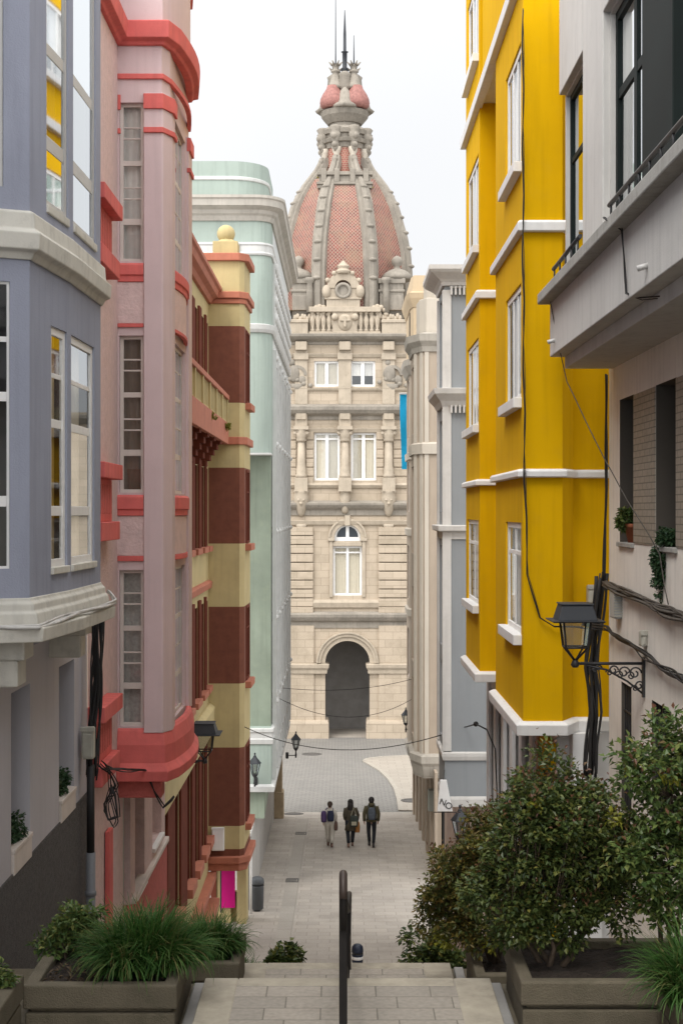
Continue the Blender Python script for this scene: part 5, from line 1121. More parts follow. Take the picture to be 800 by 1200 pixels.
def tuft(label, base, r0, ln, n, seed, m='grass', wd=.0062, spread=1.0, group='grass tufts in the planters'):
    t = thing('grass_tuft', label, 'grass tuft', base, group); r = random.Random(seed); b = MB(); b.c = []; B = Vector(base)
    subs = [Vector((r0*.75*math.cos(q*2.4)*math.sqrt((q+.5)/9), r0*.55*math.sin(q*2.4)*math.sqrt((q+.5)/9), 0)) for q in range(9)]
    for i in range(n):
        a = r.uniform(0,2*math.pi); o = Vector((math.cos(a),math.sin(a),0)); cc = r.choice(subs); st = B+cc+o*.05*r.random(); L = ln*r.uniform(.45,1.12)*(1-.35*cc.length/r0)
        el = math.radians(r.uniform(66,94)); sag = r.uniform(.7,3.1)*spread*(.45+1.0*cc.length/r0); side = Vector((-o.y,o.x,0)); sd = r.uniform(-.5,.5); p = st.copy(); N_ = 6; rows = []; ang = el
        d0 = (o+side*sd).normalized(); s2 = Vector((-d0.y,d0.x,0))
        for k in range(N_+1):
            f_ = k/N_; w_ = wd*(1-.85*f_**1.6)*r.uniform(.92,1.08); rows.append((p-s2*w_+Vector((0,0,w_*.4)),p-Vector((0,0,w_*.15)),p+s2*w_+Vector((0,0,w_*.4))))
            p = p+(d0*math.cos(ang)+Vector((0,0,math.sin(ang))))*(L/N_); ang -= sag/N_
        k0 = len(b.v); b.grid(rows, 0, False, True); t_ = min(1,max(0,r.gauss(.42,.25))); b.c += [(t_,)*3+(1,)]*(len(b.v)-k0)
    b.build('blades', LM[m], t)
    return t
tuft('largest arching dark grass tuft spilling over the large left planter', (-1.22,8.78,-2.84), .31, .50, 3600, 21)
tuft('second arching grass tuft in the smaller planter behind the largest one', (-1.08,11.4,-3.56), .27, .42, 2200, 22)
tuft('long bright grass hanging over the planter at the right edge', (2.02,7.95,-2.76), .30, .56, 1900, 23)
tuft('low yellowish green grass clump beside the lower landing left of the small shrub', (-.95,12.5,-4.1), .2, .26, 700, 24, spread=.7)
# dry leaf litter in the planters
r = random.Random(5); pts = [((r.uniform(-1.8,-1.3),r.uniform(8.5,8.9),-2.84+r.uniform(0,.03)),(r.uniform(-1,1),r.uniform(-1,1),0)) for _ in range(120)]
lt = leaves('leaf_litter', pts, None, leafmat('dry_litter',[(.06,.04,.025),(.10,.07,.04),(.15,.10,.05)],.7,.1), .05, .008, 4, .0); tag(lt,'dry brown leaf litter on the soil of the large left planter','leaf litter',kind='stuff')
# window boxes of the lavender house and their plants
for i,(y0,y1) in enumerate(((15.14,15.96),(12.95,13.70),(11.32,12.34))):
    lb = ('farthest','middle','nearest')[i]
    t = thing('window_box', lb+' white window box in the lower wall openings of the lavender house', 'window box', (-3.05,(y0+y1)/2,-3.3), 'white window boxes')
    b = MB(); b.box(-3.16,-2.975,y0,y1,-3.32,-3.08); b.box(-3.17,-2.965,y0-.005,y1+.005,-3.12,-3.075); b.build('box', M['wframe_old'], t, bevel=.008)
    shrub(lb+' clipped green plant growing in a white window box', (-3.09,(y0+y1)/2,-3.12), [((-3.12,(y0+y1)/2,-2.98),(.10,(y1-y0)/2-.08,.13))], 'window box plants', 'ivy', 26, 60, .045, .018, 40+i, False, .07, name='box_plant', cat='plant')
# potted plant and trailing ivy on the right
t = thing('flower_pot', 'terracotta pot on the sill of the first tiled recess', 'flower pot', (3.49,16.98,-.365))
b = MB(); b.lathe((3.49,16.98,-.365),[(.075,0),(.11,.17),(.125,.175),(.13,.22),(.115,.225),(.10,.2)],18); b.build('pot', M['pot'], t)
b = MB(); b.lathe((3.49,16.98,-.19),[(.105,0),(.02,.012)],14); b.build('soil', M['soil'], t)
shrub('bushy yellow green plant growing in the terracotta pot', (3.49,16.98,-.18), [((3.46,16.98,-.07),(.14,.14,.13)),((3.40,17.0,-.14),(.10,.1,.08))], None, 'bright', 22, 45, .06, .02, 51, True, .05, tr=.007, name='potted_plant', cat='plant')
shrub('trailing ivy hanging from the second tiled recess down the cream wall', (3.45,14.95,-.36), [((3.44,14.95,-.28),(.10,.2,.12)),((3.37,15.05,-.55),(.06,.14,.22)),((3.37,15.12,-.80),(.05,.10,.16))], None, 'ivy', 40, 50, .048, .018, 52, True, .055, tr=.006, name='ivy', cat='plant')
for i,(y,z) in enumerate(((33.0,1.95),(36.8,1.93))):
    shrub(('nearer','farther')[i]+' small weed sprouting from the balcony of the cream house', (-3.0,y,z+.2), [((-2.97,y,z+.28),(.10,.14,.08))], 'weeds on the balcony', 'yellow', 8, 40, .05, .018, 61+i, False, .05, name='weed', cat='weed')

# ================================================================== handrail
t = thing('handrail', 'dark steel handrail down the middle of the stairs', 'handrail', (0,8,-3))
M['rail'] = mat('dark_brown_steel', (.016,.014,.013), .55, .2, 6, spec=.25)
M['railtop'] = mat('steel_highlight', (.055,.04,.033), .42, .2, 10, metal=.2)  # highlight on the rail bend, put into a lighter brownish colour
hx = .01
def flat(b, P, Q, wx_, th):        # flat bar between two points in the y-z plane
    P, Q = Vector(P), Vector(Q); d = (Q-P).normalized(); n_ = Vector((0,-d.z,d.y)); 
    c = [P-n_*th/2,P+n_*th/2,Q+n_*th/2,Q-n_*th/2]; lo = [(v.x-wx_/2,v.y,v.z) for v in c]; hi = [(v.x+wx_/2,v.y,v.z) for v in c]
    k = len(b.v); b.v += lo+hi; b.f += [(k,k+1,k+2,k+3),(k+7,k+6,k+5,k+4)]+[(k+i,k+4+i,k+4+(i+1)%4,k+(i+1)%4) for i in range(4)]; b.m += [0]*6; b.sm += [False]*6
b = MB(); flat(b,(hx,8.06,-3.0),(hx,8.06,-2.12),.046,.05); b.build('post', M['rail'], t, bevel=.006)
for y, zb, zt_, xo in ((9.05,-3.0,-2.46,.0),(10.6,-3.84,-2.98,.035),(11.95,-3.84,-3.24,.055),(15.5,-5.75,-5.0,.06),(19.0,-7.6,-6.85,.07)):
    b = MB(); flat(b,(hx+xo,y,zb-.02),(hx+xo,y,zt_),.03,.04); b.build('post', M['rail'], t, bevel=.005)
b = MB(); b.tube([(hx,8.03,-2.36),(hx,8.03,-2.16),(hx,8.045,-2.11),(hx,8.09,-2.088),(hx,8.16,-2.10),(hx,9.05,-2.44),(hx+.035,10.55,-2.96)],.023,12); b.build('rail', M['rail'], t)
b = MB(); b.tube([(hx,8.012,-2.18),(hx,8.022,-2.13),(hx,8.05,-2.082),(hx,8.10,-2.062),(hx,8.17,-2.078)],.0235,12); b.build('rail_highlight', M['railtop'], t)
b = MB(); b.tube([(hx+.035,10.5,-2.95),(hx+.055,12.0,-3.22),(hx+.07,19.2,-6.95),(hx+.07,23.0,-9.2)],.022,10); b.build('rail', M['rail'], t)
b = MB(); b.tube([(hx,8.1,-2.6),(hx,9.05,-2.75),(hx+.035,10.5,-3.45),(hx+.055,12.0,-3.55)],.014,8); b.build('lower_rail', M['rail'], t)

# ================================================================== bins and street covers
def bin_(label, x, y, r_, h, m, band=None):
    z = gz(y); t = thing('litter_bin', label, 'litter bin', (x,y,z))
    b = MB(); b.lathe((x,y,z),[(r_*.8,.06),(r_*.92,.08),(r_,h*.72),(r_*1.02,h*.74),(r_*1.02,h*.76)],20); b.build('body', m, t)
    b = MB(); b.lathe((x,y,z),[(r_*1.04,h*.80),(r_*1.06,h*.84),(r_*.98,h*.94),(r_*.6,h),(.02,h*1.01)],20); b.build('lid', m, t)
    b = MB()
    for a in (0,2.1,4.2): b.tube([(x+r_*.9*math.cos(a),y+r_*.9*math.sin(a),z+h*.74),(x+r_*.9*math.cos(a),y+r_*.9*math.sin(a),z+h*.82)],.014,6)
    b.lathe((x,y,z),[(r_*.5,0),(r_*.45,.06)],12); b.build('supports', M['black'], t)
    if band: b = MB(); b.lathe((x,y,z),[(r_*1.0,h*.63),(r_*1.025,h*.64),(r_*1.03,h*.70),(r_*1.0,h*.705)],20); b.build('band', band, t)
    return t
bin_('grey litter bin at the foot of the cream house wall', -2.42, 40.9, .195, .98, mat('bin_grey', (.075,.08,.085), .5, .1, 5))
bin_('small dark blue litter bin with a white band behind the handrail', .37, 33.0, .13, .92, mat('bin_blue', (.02,.028,.05), .45, .1, 5), M['wframe'])
b = MB(); b.tube([(-2.58,40.5,gz(40.5)),(-2.58,40.5,-9.7)],.035,8); pp = b.build('downpipe', M['wframe'], None, loc=(-2.58,40.5,-11.5)); tag(pp,'white downpipe on the corner beside the grey litter bin','pipe')
M['iron'] = mat('cast_iron', (.09,.085,.08), .6, .25, 12)
for i,(x,y,w_,l_) in enumerate(((-1.56,45.1,.40,.55),(-1.53,53.8,.42,.55))):
    b = MB(); z = gz(y)+.022; sl_ = (gz(y+.3)-gz(y-.3))/.6
    P = lambda u,v,h: (x+u,y+v,z+sl_*v+h)
    def bx(u0,u1,v0,v1):
        k = len(b.v); b.v += [P(u0,v0,-.03),P(u1,v0,-.03),P(u1,v1,-.03),P(u0,v1,-.03),P(u0,v0,0),P(u1,v0,0),P(u1,v1,0),P(u0,v1,0)]
        b.f += [(k+3,k+2,k+1,k),(k+4,k+5,k+6,k+7)]+[(k+j,k+(j+1)%4,k+4+(j+1)%4,k+4+j) for j in range(4)]; b.m += [0]*6; b.sm += [False]*6
    bx(-w_/2,w_/2,-l_/2,-l_/2+.05); bx(-w_/2,w_/2,l_/2-.05,l_/2); bx(-w_/2,-w_/2+.04,-l_/2+.05,l_/2-.05); bx(w_/2-.04,w_/2,-l_/2+.05,l_/2-.05)
    for k in range(8): u = -w_/2+.06+k*(w_-.12)/8; bx(u,u+.022,-l_/2+.05,l_/2-.05)
    g = b.build('drain_grate', M['iron'], None, loc=(x,y,z)); tag(g, ('nearer','farther')[i]+' iron drain grate in the drain strip of the street, '+('nearest the grey bin','left of the walking people')[i], 'drain grate', 'street drain grates')
for i,(x,y,r_,dz_,lb) in enumerate(((-1.62,78.0,.55,.0,'round manhole cover in the plaza setts near the archway'),(3.1,62.6,.5,.06,'round manhole cover on the pale pavement beside the beige building'),(-2.0,59.4,.42,.0,'round manhole cover at the street edge of the plaza'))):
    b = MB(); z = gz(y)+dz_+.008; sl_ = (gz(y+.5)-gz(y-.5))
    for ra, rb, h in ((.0,.8,.008),(.86,1.0,.012)):
        rows = [[(x+r_*q*math.cos(a*math.pi/12),y+r_*q*math.sin(a*math.pi/12),z+h+sl_*r_*q*math.sin(a*math.pi/12)) for a in range(24)] for q in (max(ra,.01),rb)]; rows.append([(p[0]*1,p[1],p[2]-.02) for p in rows[-1]]); b.grid(rows,0,True,False)
    g = b.build('manhole_cover', M['iron'], None, loc=(x,y,z)); tag(g,lb,'manhole cover','manhole covers')

# ================================================================== boxes, cables, signs
def cbox(name, label, x0,x1,y0,y1,z0,z1, m, ribs=0, cat='utility box'):
    t = thing(name, label, cat, ((x0+x1)/2,(y0+y1)/2,z0)); b = MB(); b.box(x0,x1,y0,y1,z0,z1); b.build('case', m, t, bevel=.02)
    b = MB(); b.box(x0-.008,x1+.008,y0-.012,y0+.02,z1-.045,z1+.012); b.box(x0+.02,x1-.02,y0-.008,y0+.005,z0+.03,z1-.07); b.build('cover', m, t, bevel=.006)
    return t
gbox = mat('weathered_box_plastic', (.40,.385,.33), .6, .12, 6, streak=.3)
cbox('meter_box','rounded pale junction box at the top of the grey pole on the lavender house', -2.96,-2.82,16.2,16.34,-2.82,-2.46, gbox)
cbox('meter_box','pale utility box on the yellow wall above the large hooded lantern', 3.24,3.41,18.7,18.87,-1.22,-.97, gbox)
cbox('meter_box','white cabinet fixed to the lowest cream stripe of the turret', -3.45,-3.12,37.86,37.99,pz(997,37.9),pz(970,37.9), M['wframe'])
cbox('meter_box','small grey junction box between the two cable runs on the right wall', 3.33,3.40,15.82,15.98,-1.50,-1.33, gbox)
t = thing('meter_box','slatted grey telecom box on the cream wall beside the yellow house','utility box',(3.36,17.35,-1.3)); b = MB(); b.box(3.30,3.41,17.25,17.55,-1.30,-.95); b.build('case', mat('telecom_grey',(.36,.37,.37),.5,.08,6), t, bevel=.02)
b = MB()
for k in range(9): b.box(3.295,3.405,17.235,17.25,-1.27+k*.034,-1.255+k*.034)
b.build('slats', gbox, t)
def bundle(name, label, path, n, spread, r_, m, seed, wob=.03, group=None, cat='cable'):
    t = thing(name, label, cat, path[0], group); rr = random.Random(seed)
    for i in range(n):
        b = MB(); off = Vector((rr.uniform(-1,1)*spread,rr.uniform(-1,1)*spread,rr.uniform(-1,1)*spread)); pts = []; ph = rr.uniform(0,6)
        for (A,B) in zip(path,path[1:]):
            A, B = Vector(A), Vector(B); k_ = max(3,int((B-A).length/.12))
            for j in range(k_): q = A.lerp(B,j/k_); s_ = ph+len(pts)*.55; pts.append(q+off+Vector((math.sin(s_)*wob*.5,math.cos(s_*.8)*wob*.5,math.sin(s_*.6+1)*wob*.6)))
        pts.append(Vector(path[-1])+off); b.tube(pts, r_*rr.uniform(.6,1.2), 6); b.build('strand', m, t)
    return t
bundle('cable_bundle','thick black cable bundle hanging down the corner of the lavender house',[(-2.82,16.5,-1.15),(-2.83,16.5,-1.9),(-2.86,16.45,-2.5),(-2.87,16.35,-3.05)],15,.055,.013,M['cable'],3,.03)
bundle('cable_bundle','tangled loops of black cable beside the pole on the pink house wall',[(-2.82,16.7,-2.95),(-2.78,17.0,-3.1),(-2.74,17.1,-3.3),(-2.82,17.1,-3.55),(-2.76,17.1,-3.75),(-2.70,17.1,-3.7),(-2.76,17.1,-3.3)],5,.03,.010,M['cable'],4,.06)
bundle('cable_bundle','black cable run drooping across the coral bay base of the pink house',[(-2.82,17.0,-3.05),(-2.75,18.4,-3.35),(-2.62,19.0,-3.45),(-2.50,19.05,-3.75),(-2.38,19.05,-3.95),(-2.25,19.1,-3.82)],3,.012,.010,M['cable'],5,.03)
bundle('cable_bundle','thick grey cable bundle running along the right cream wall',[(3.33,18.1,-.92),(3.34,17.3,-.93),(3.33,16.2,-.97),(3.33,14.2,-1.03),(3.33,9,-1.15)],14,.034,.015,M['cable_g'],6,.035)
bundle('cable_bundle','lower dark twisted cable run on the right wall above the barred windows',[(3.1,18.3,-1.47),(3.33,17.9,-1.46),(3.34,16.2,-1.56),(3.34,14.2,-1.64),(3.34,9,-1.85)],7,.02,.013,M['cable'],7,.04)
bundle('cable_bundle','heavy black vertical cable bundle in the corner between yellow and grey houses',[(3.33,18.3,-.85),(3.30,18.35,-1.4),(3.22,18.35,-2.0),(3.26,18.3,-2.6),(3.2,18.3,-3.4)],18,.075,.016,M['cable'],8,.04)
bundle('cable_bundle','thin black cable clipped down the near corner of the yellow bay',[(2.35,18.40,6.5),(2.35,18.38,3.2),(2.37,18.38,.4),(2.41,18.4,-.8),(2.57,18.42,-1.36),(2.75,18.42,-1.48),(3.15,18.5,-1.5)],3,.011,.007,M['cable'],9,.02)
bundle('cable_bundle','dark cable dropping down the joint between yellow and grey houses',[(3.385,18.2,1.75),(3.385,18.2,.3),(3.36,18.25,-.9)],3,.012,.012,M['cable'],10,.012)
bundle('cable_bundle','thin cable hanging diagonally across the tiled recesses',[(2.58,17.6,2.6),(2.75,17.4,1.6),(3.05,16.5,.6),(3.33,14.9,-.45),(3.35,14.6,-.95)],1,.0,.007,M['cable_g'],11,.01)
bundle('cable_bundle','thin black cable looping over the balcony fascia of the grey house',[(2.45,13.3,2.75),(2.58,13.1,2.6),(2.60,13.0,2.0),(2.72,12.9,1.93),(3.0,11.8,1.8),(3.1,10.5,1.85)],2,.008,.008,M['cable'],12,.015)
bundle('cable_bundle','white painted cables wrapped along the moulding of the lavender bay',[(-3.2,11.8,-.95),(-2.54,11.95,-.955),(-2.38,13.6,-.93),(-2.35,14.85,-.93),(-2.5,15.3,-.85)],3,.018,.016,M['cable_w'],13,.02)
t = thing('pole','grey and black service pole at the corner of the lavender house','pole',(-2.87,16.3,-5.6)); b = MB(); b.tube([(-2.87,16.3,-2.9),(-2.87,16.3,-3.95)],.045,10); b.build('upper_pole', M['cable'], t); b = MB(); b.tube([(-2.87,16.3,-3.9),(-2.87,16.3,-8)],.055,12); b.lathe((-2.87,16.3,-4.4),[(.058,0),(.066,.01),(.066,.05),(.058,.06)],12); b.build('lower_pole', mat('grey_pole',(.16,.165,.175),.5,.1,5), t)
def wire(label, A, B, sag, r_=.012):
    A, B = Vector(A), Vector(B); b = MB(); n_ = 24
    b.tube([A.lerp(B,i/n_)-Vector((0,0,sag*4*(i/n_)*(1-i/n_))) for i in range(n_+1)], r_, 6); o = b.build('overhead_wire', M['cable'], None, loc=A); tag(o,label,'wire','overhead wires across the street')
wire('lowest overhead wire sagging from the turret to the blue grey building', (-2.58,38.0,pz(852,38)), (2.62,29.95,pz(851,30)), .55, .010)
wire('uppermost overhead wire in front of the archway', (-2.1,50,pz(806,50)), (3.0,56,pz(794,56)), .25, .010)
wire('middle overhead wire in front of the archway', (-2.1,47.5,pz(818,47.5)), (3.0,55,pz(814,55)), .75, .010)
# bent service hook and small spotlight pole at the ledge of the yellow ground floor
t = thing('wire_bracket','curved black wire bracket on the light grey ground floor of the yellow house','bracket',(2.8,25.5,-5)); b = MB(); b.tube([(2.62,29.9,pz(851,30)),(2.5,26.5,-3.95),(2.60,25.5,-3.9),(2.72,25.2,-4.2),(2.74,25.1,-5.0),(2.74,25.0,-5.8)],.014,6); b.ball((2.50,26.5,-3.95),.05,8); b.build('cable', M['cable'], t)
# hanging sign
Ys = 29.7
t = thing('shop_sign','white hanging sign with dark letters at the lower corner of the blue grey bay','sign',(px(521,Ys),Ys,pz(951,Ys)))
b = MB(); fr = [(px(512,Ys),pz(951,Ys)),(px(530,Ys),pz(951,Ys)),(px(523,Ys),pz(914,Ys)),(px(515.5,Ys),pz(914,Ys))]
k = len(b.v); b.v += [(x,Ys,z) for x,z in fr]+[(x,Ys+.04,z) for x,z in fr]; b.f += [(0,1,2,3),(7,6,5,4)]+[(q,q+4,(q+1)%4+4,(q+1)%4) for q in range(4)]; b.m += [0]*6; b.sm += [False]*6
b.build('board', M['wframe'], t, bevel=.006)
b = MB(); b.tube([(px(508,Ys),Ys+.02,pz(952,Ys)),(2.75,Ys+.02,pz(952,Ys)),(2.78,30.55,pz(952,Ys))],.010,6); b.tube([(px(519,Ys),Ys+.02,pz(914,Ys)),(px(522,Ys),30.02,pz(905,Ys))],.008,6); b.build('bar', M['black'], t)
def text(s_, parent, x, y, z, size, m, roll=0, ext=.004, name='lettering'):
    cu = bpy.data.curves.new('txt','FONT'); cu.body = s_; cu.size = size; cu.extrude = ext; cu.align_x = 'CENTER'
    o = bpy.data.objects.new('txt', cu); COL.objects.link(o); dg = bpy.context.evaluated_depsgraph_get(); dg.update(); me = bpy.data.meshes.new_from_object(o.evaluated_get(dg)); bpy.data.objects.remove(o)
    me.transform(Matrix.Translation(Vector((x,y,z))-LOC[parent.name]) @ Matrix.Rotation(math.radians(90),4,'X') @ Matrix.Rotation(roll,4,'Z')); me.materials.clear(); me.materials.append(m)
    ob = bpy.data.objects.new(name, me); COL.objects.link(ob); ob.parent = parent; return ob
text('N', t, px(517.5,Ys), Ys-.006, pz(943,Ys), .18, M['black'], -.35); text('O', t, px(524.3,Ys), Ys-.006, pz(947.5,Ys), .19, M['black'], -.35)

# ================================================================== people walking away
SK = mat('skin', (.42,.24,.17), .55, .08, 20)
def rings(b, path, n=12, m=0, cap=True):
    """loft ellipses: (x,y,z,rx,ry)"""
    rows = [[(x+rx*math.cos(2*math.pi*j/n),y+ry*math.sin(2*math.pi*j/n),z) for j in range(n)] for x,y,z,rx,ry in path]; b.grid(rows,m,True,True,cap)
def person(label, x, y, h, legs, arms, top, bottom, shoes, hair_, longhair=0, coat=0, hood=False, seed=1, loose=1.0, trw=1.0):
    z = gz(y)+.008; t = thing('person', label, 'person', (x,y,z)); k = h/1.75
    V = lambda a: (x+a[0]*k, y+a[1]*k, z+a[2]*k)
    # one continuous body grown from a skeleton
    vs = [(0,0,.95),(0,0,1.12),(0,.01,1.30),(0,.015,1.42),(0,.02,1.52),(0,.025,1.60),(0,.02,1.68)]; rs = [.12,.11,.12,.055,.050,.085,.082]; es = [(i,i+1) for i in range(6)]
    def add(p, r_, a): vs.append(p); rs.append(r_); es.append((a,len(vs)-1)); return len(vs)-1
    for s_ in (0,1):
        sx = -1 if s_ == 0 else 1; L = legs[s_]
        hp = add((sx*.09,0,.90),.095,0); kn = add((sx*.095,L[0],.50),.06,hp); an = add((sx*.065,L[1],.09+L[2]),.04,kn); add((sx*.072,L[1]+.13,.04+L[2]*.6),.035,an)
        A = arms[s_]; sh = add((sx*.155,.0,1.38),.042,3); el = add((sx*A[0],A[1],A[2]),.036,sh); wr = add((sx*A[3],A[4],A[5]),.028,el)
        d = (Vector((sx*A[3],A[4],A[5]))-Vector((sx*A[0],A[1],A[2]))).normalized(); pw = Vector((sx*A[3],A[4],A[5])); side = Vector((0,1,0)); pl = add(tuple(pw+d*.07),.030,wr)
        for q in range(4): fb = pw+d*.085+side*(.024*(q-1.5)); add(tuple(fb+d*(.075-.012*abs(q-1.3))+Vector((-sx*.02,0,0))),.009,pl)
        add(tuple(pw+d*.07+side*.05),.010,pl)
    me = bpy.data.meshes.new('body'); me.from_pydata([(a[0]*k,a[1]*k,a[2]*k) for a in vs],es,[]); me.materials.append(SK); o = bpy.data.objects.new('body',me); COL.objects.link(o); o.parent = t; LOC[o.name] = LOC[t.name]
    sk = o.modifiers.new('skin','SKIN'); sk.use_smooth_shade = True
    for i,v in enumerate(me.skin_vertices[0].data): v.radius = (rs[i]*k,rs[i]*k); v.use_root = (i == 0)
    sb = o.modifiers.new('sub','SUBSURF'); sb.levels = sb.render_levels = 1
    # face, ears (turned away from the viewer)
    b = MB(); b.ball(V((0,.115,1.60)),.018*k,8,sz=1.2); b.ball(V((-.082,.03,1.60)),.026*k,8,sx=.4,sz=1.3); b.ball(V((.082,.03,1.60)),.026*k,8,sx=.4,sz=1.3); b.ball(V((0,.10,1.555)),.02*k,8,sz=.4); b.build('face', SK, t)
    b = MB(); b.ball(V((-.03,.10,1.625)),.012*k,8); b.ball(V((.03,.10,1.625)),.012*k,8); b.build('eyes', M['black'], t)
    # trousers
    b = MB(); 
    for s_ in (0,1):
        sx = -1 if s_ == 0 else 1; L = legs[s_]; q = trw
        P = [(sx*.07,0,.98,.125,.125),(sx*.088,0,.86,.108*q,.115*q),(sx*.094,L[0]*.55,.68,.092*q,.098*q),(sx*.096,L[0],.50,.078*q,.082*q),(sx*.082,(L[0]+L[1])/2-.02,.32+L[2]*.5,.072*q,.078*q),(sx*.068,L[1],.12+L[2],.062*q,.068*q)]
        rings(b,[(*V(p[:3]),p[3]*k,p[4]*k) for p in P])
    b.build('trousers', bottom, t)
    # jacket or coat with sleeves
    b = MB(); lz = .88 if not coat else coat
    P = [(0,0,lz,.175*loose*(1.14 if coat else 1),.135*loose*(1.1 if coat else 1)),(0,0,(lz+1.0)/2,.172*loose,.132*loose),(0,0,1.02,.158*loose,.122*loose),(0,.0,1.15,.160*loose,.122*loose),(0,.005,1.30,.185*loose,.135*loose),(0,.01,1.40,.185*loose,.115*loose),(0,.015,1.455,.125,.09),(0,.02,1.49,.075,.07)]
    rings(b,[(*V(p[:3]),p[3]*k,p[4]*k) for p in P],16)
    for s_ in (0,1):
        sx = -1 if s_ == 0 else 1; A = arms[s_]; S_, E_, W_ = (sx*.165,.0,1.41),(sx*A[0],A[1],A[2]),(sx*A[3],A[4],A[5])
        mid = tuple((p+q)/2 for p,q in zip(S_,E_)); m2 = tuple((p+q)/2 for p,q in zip(E_,W_)); b.tube([V(S_),V(mid),V(E_),V(m2),V(W_)],[.078*k*loose,.070*k*loose,.062*k*loose,.056*k*loose,.046*k*loose],10)
    if hood: rings(b,[(*V((0,-.02,1.43)),.11*k,.10*k),(*V((0,-.045,1.49)),.115*k,.10*k),(*V((0,-.03,1.545)),.09*k,.075*k)],12)
    b.build('coat' if coat else 'jacket', top, t)
    for s_ in (0,1):
        b = MB(); sx = -1 if s_ == 0 else 1; L = legs[s_]; tilt = L[2]
        rings(b,[(*V((sx*.072,L[1]+.04,.0+tilt*.55)),.046*k,.125*k),(*V((sx*.072,L[1]+.04,.04+tilt*.6)),.048*k,.125*k),(*V((sx*.07,L[1],.12+tilt)),.045*k,.055*k)],12)
        b.build('shoe', shoes, t)
    b = MB(); b.ball(V((0,.005,1.645)),.105*k,14,sz=1.05); 
    if longhair: rings(b,[(*V((0,-.03,1.63)),.105*k,.085*k),(*V((0,-.06,1.50)),.11*k,.07*k),(*V((0,-.075,1.38)),.115*k,.055*k),(*V((.01,-.08,1.26)),.085*k,.04*k),(*V((.01,-.08,1.20)),.04*k,.02*k)],12)
    else: b.ball(V((0,-.03,1.60)),.088*k,12,sz=1.0)
    b.build('hair', hair_, t)
    return t, V, k
hair_d = mat('dark_hair', (.018,.014,.012), .6, .3, 30); hair_b = mat('brown_hair', (.05,.03,.02), .6, .3, 30)
c_cream = mat('cream_cloth', (.52,.48,.42), .9, .08, 12); c_beige = mat('pale_beige_cloth', (.46,.42,.36), .9, .08, 12); c_khaki = mat('dark_khaki_cloth', (.075,.062,.042), .9, .15, 12); c_olive = mat('olive_cloth', (.095,.082,.045), .9, .15, 12); c_black = mat('black_denim', (.018,.02,.025), .9, .2, 12); shoe_d = mat('dark_shoes', (.03,.025,.025), .6, .2, 9)
YP = 51.0
armd = (.24,-.03,1.16,.25,.05,.92)
def bag(name, label, V, k, c, rx, ry, h, m, cat, straps=(), trim=None, power=1):
    t = thing(name, label, cat, V((c[0],c[1],c[2]-h/2))); b = MB(); n_ = 16; rows = []
    for i,(f_,q) in enumerate(((0,.72),(.06,.92),(.3,1.0),(.6,1.0),(.85,.9),(.96,.7),(1,.45))):
        rows.append([(V((c[0]+rx*q*abs(math.cos(a))**.6*math.copysign(1,math.cos(a)), c[1]+ry*q*abs(math.sin(a))**.6*math.copysign(1,math.sin(a)), c[2]-h/2+h*f_))) for a in [2*math.pi*j/n_ for j in range(n_)]])
    b.grid(rows,0,True,True,True); b.build('body', m, t)
    b = MB(); b.box(*[v for pr in zip(V((c[0]-rx*.6,c[1]-ry*1.12,c[2]-h*.36)),V((c[0]+rx*.6,c[1]-ry*.9,c[2]-h*.02))) for v in pr]); b.build('pocket', trim or m, t, bevel=.01)
    if straps:
        b = MB()
        for s_ in straps: b.tube([V(p) for p in s_],.017*k,6)
        b.build('strap', trim or m, t)
    return t
g1 = 'three people walking towards the plaza'
t,V,k = person('person in cream clothes with bags, leftmost of the three walkers', px(386.5,YP), YP, 1.62, [(.16,.16,.02),(.02,-.22,.07)], [armd,(.23,-.02,1.16,.22,.08,.93)], c_cream, c_beige, mat('brown_shoes',(.12,.06,.045),.6), hair_b, 0, 0, False, 1, 1.02, 1.12); t['group'] = g1
bag('backpack','navy backpack worn by the person in cream', V,k,(.03,-.20,1.22),.13,.09,.40,mat('navy_cloth',(.022,.026,.055),.8,.2,10),'backpack',[[(-.07,-.12,1.36),(-.09,.0,1.48),(-.1,.13,1.3),(-.11,.02,1.08)],[(.12,-.12,1.36),(.11,.0,1.48),(.11,.13,1.3),(.12,.02,1.08)]])
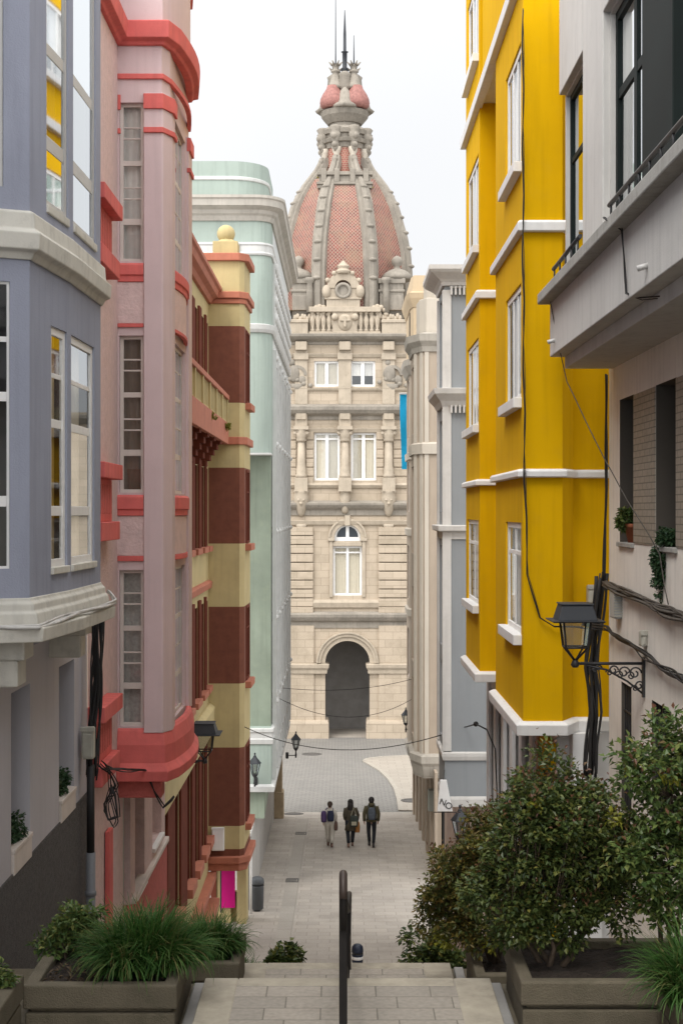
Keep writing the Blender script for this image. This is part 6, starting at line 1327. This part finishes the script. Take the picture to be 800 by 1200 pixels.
bag('shoulder_bag','purple bag slung at the left side of the person in cream', V,k,(-.24,-.08,1.18),.11,.13,.42,mat('purple_cloth',(.075,.045,.12),.8,.15,10),'bag',[[(-.22,-.05,1.36),(-.12,-.02,1.50),(-.05,.1,1.36)]])
bag('handbag','brown bag in the right hand of the person in cream', V,k,(.23,-.02,.80),.075,.14,.32,mat('brown_leather',(.10,.055,.04),.6,.15,10),'bag',[[(.22,.08,.93),(.23,.0,.98),(.23,-.06,.94)]])
t,V,k = person('person with long dark hair in a dark khaki coat, middle of the three walkers', px(410.5,YP), YP, 1.70, [(.05,-.20,.06),(.14,.15,.01)], [(.22,-.03,1.18,.2,.12,.98),(.28,-.02,1.16,.24,.02,.93)], c_khaki, c_black, mat('tan_shoes',(.20,.12,.09),.6), hair_d, 1, .60, False, 2, 1.08); t['group'] = g1
bag('tote_bag','dark tote bag with pale trim on the shoulder of the middle walker', V,k,(.13,-.22,.98),.155,.06,.40,mat('dark_green_cloth',(.04,.048,.04),.8,.2,10),'bag',[[(.02,-.2,1.17),(.11,-.08,1.46),(.22,-.16,1.17)]],mat('pale_trim',(.36,.33,.24),.8))
bag('carrier_bag','orange carrier bag in the right hand of the middle walker', V,k,(.25,.02,.72),.10,.085,.40,mat('orange_plastic',(.36,.155,.04),.5,.12,10),'bag',[[(.22,.02,.88),(.245,.02,.95),(.27,.02,.88)]])
t,V,k = person('person in an olive hooded jacket and dark trousers, rightmost of the three walkers', px(435,YP), YP, 1.78, [(.14,.17,.02),(.03,-.22,.07)], [(.25,-.02,1.16,.25,.03,.90),(.25,-.03,1.16,.24,.06,.90)], c_olive, c_black, shoe_d, hair_d, 0, 0, True, 3, 1.12, .88); t['group'] = g1
bag('backpack','slate blue backpack worn by the person in the olive jacket', V,k,(.01,-.205,1.20),.135,.085,.42,mat('slate_cloth',(.09,.105,.13),.8,.2,10),'backpack',[[(-.1,-.12,1.38),(-.1,.0,1.50),(-.1,.14,1.3),(-.12,.02,1.06)],[(.12,-.12,1.38),(.11,.0,1.50),(.11,.14,1.3),(.13,.02,1.06)]])
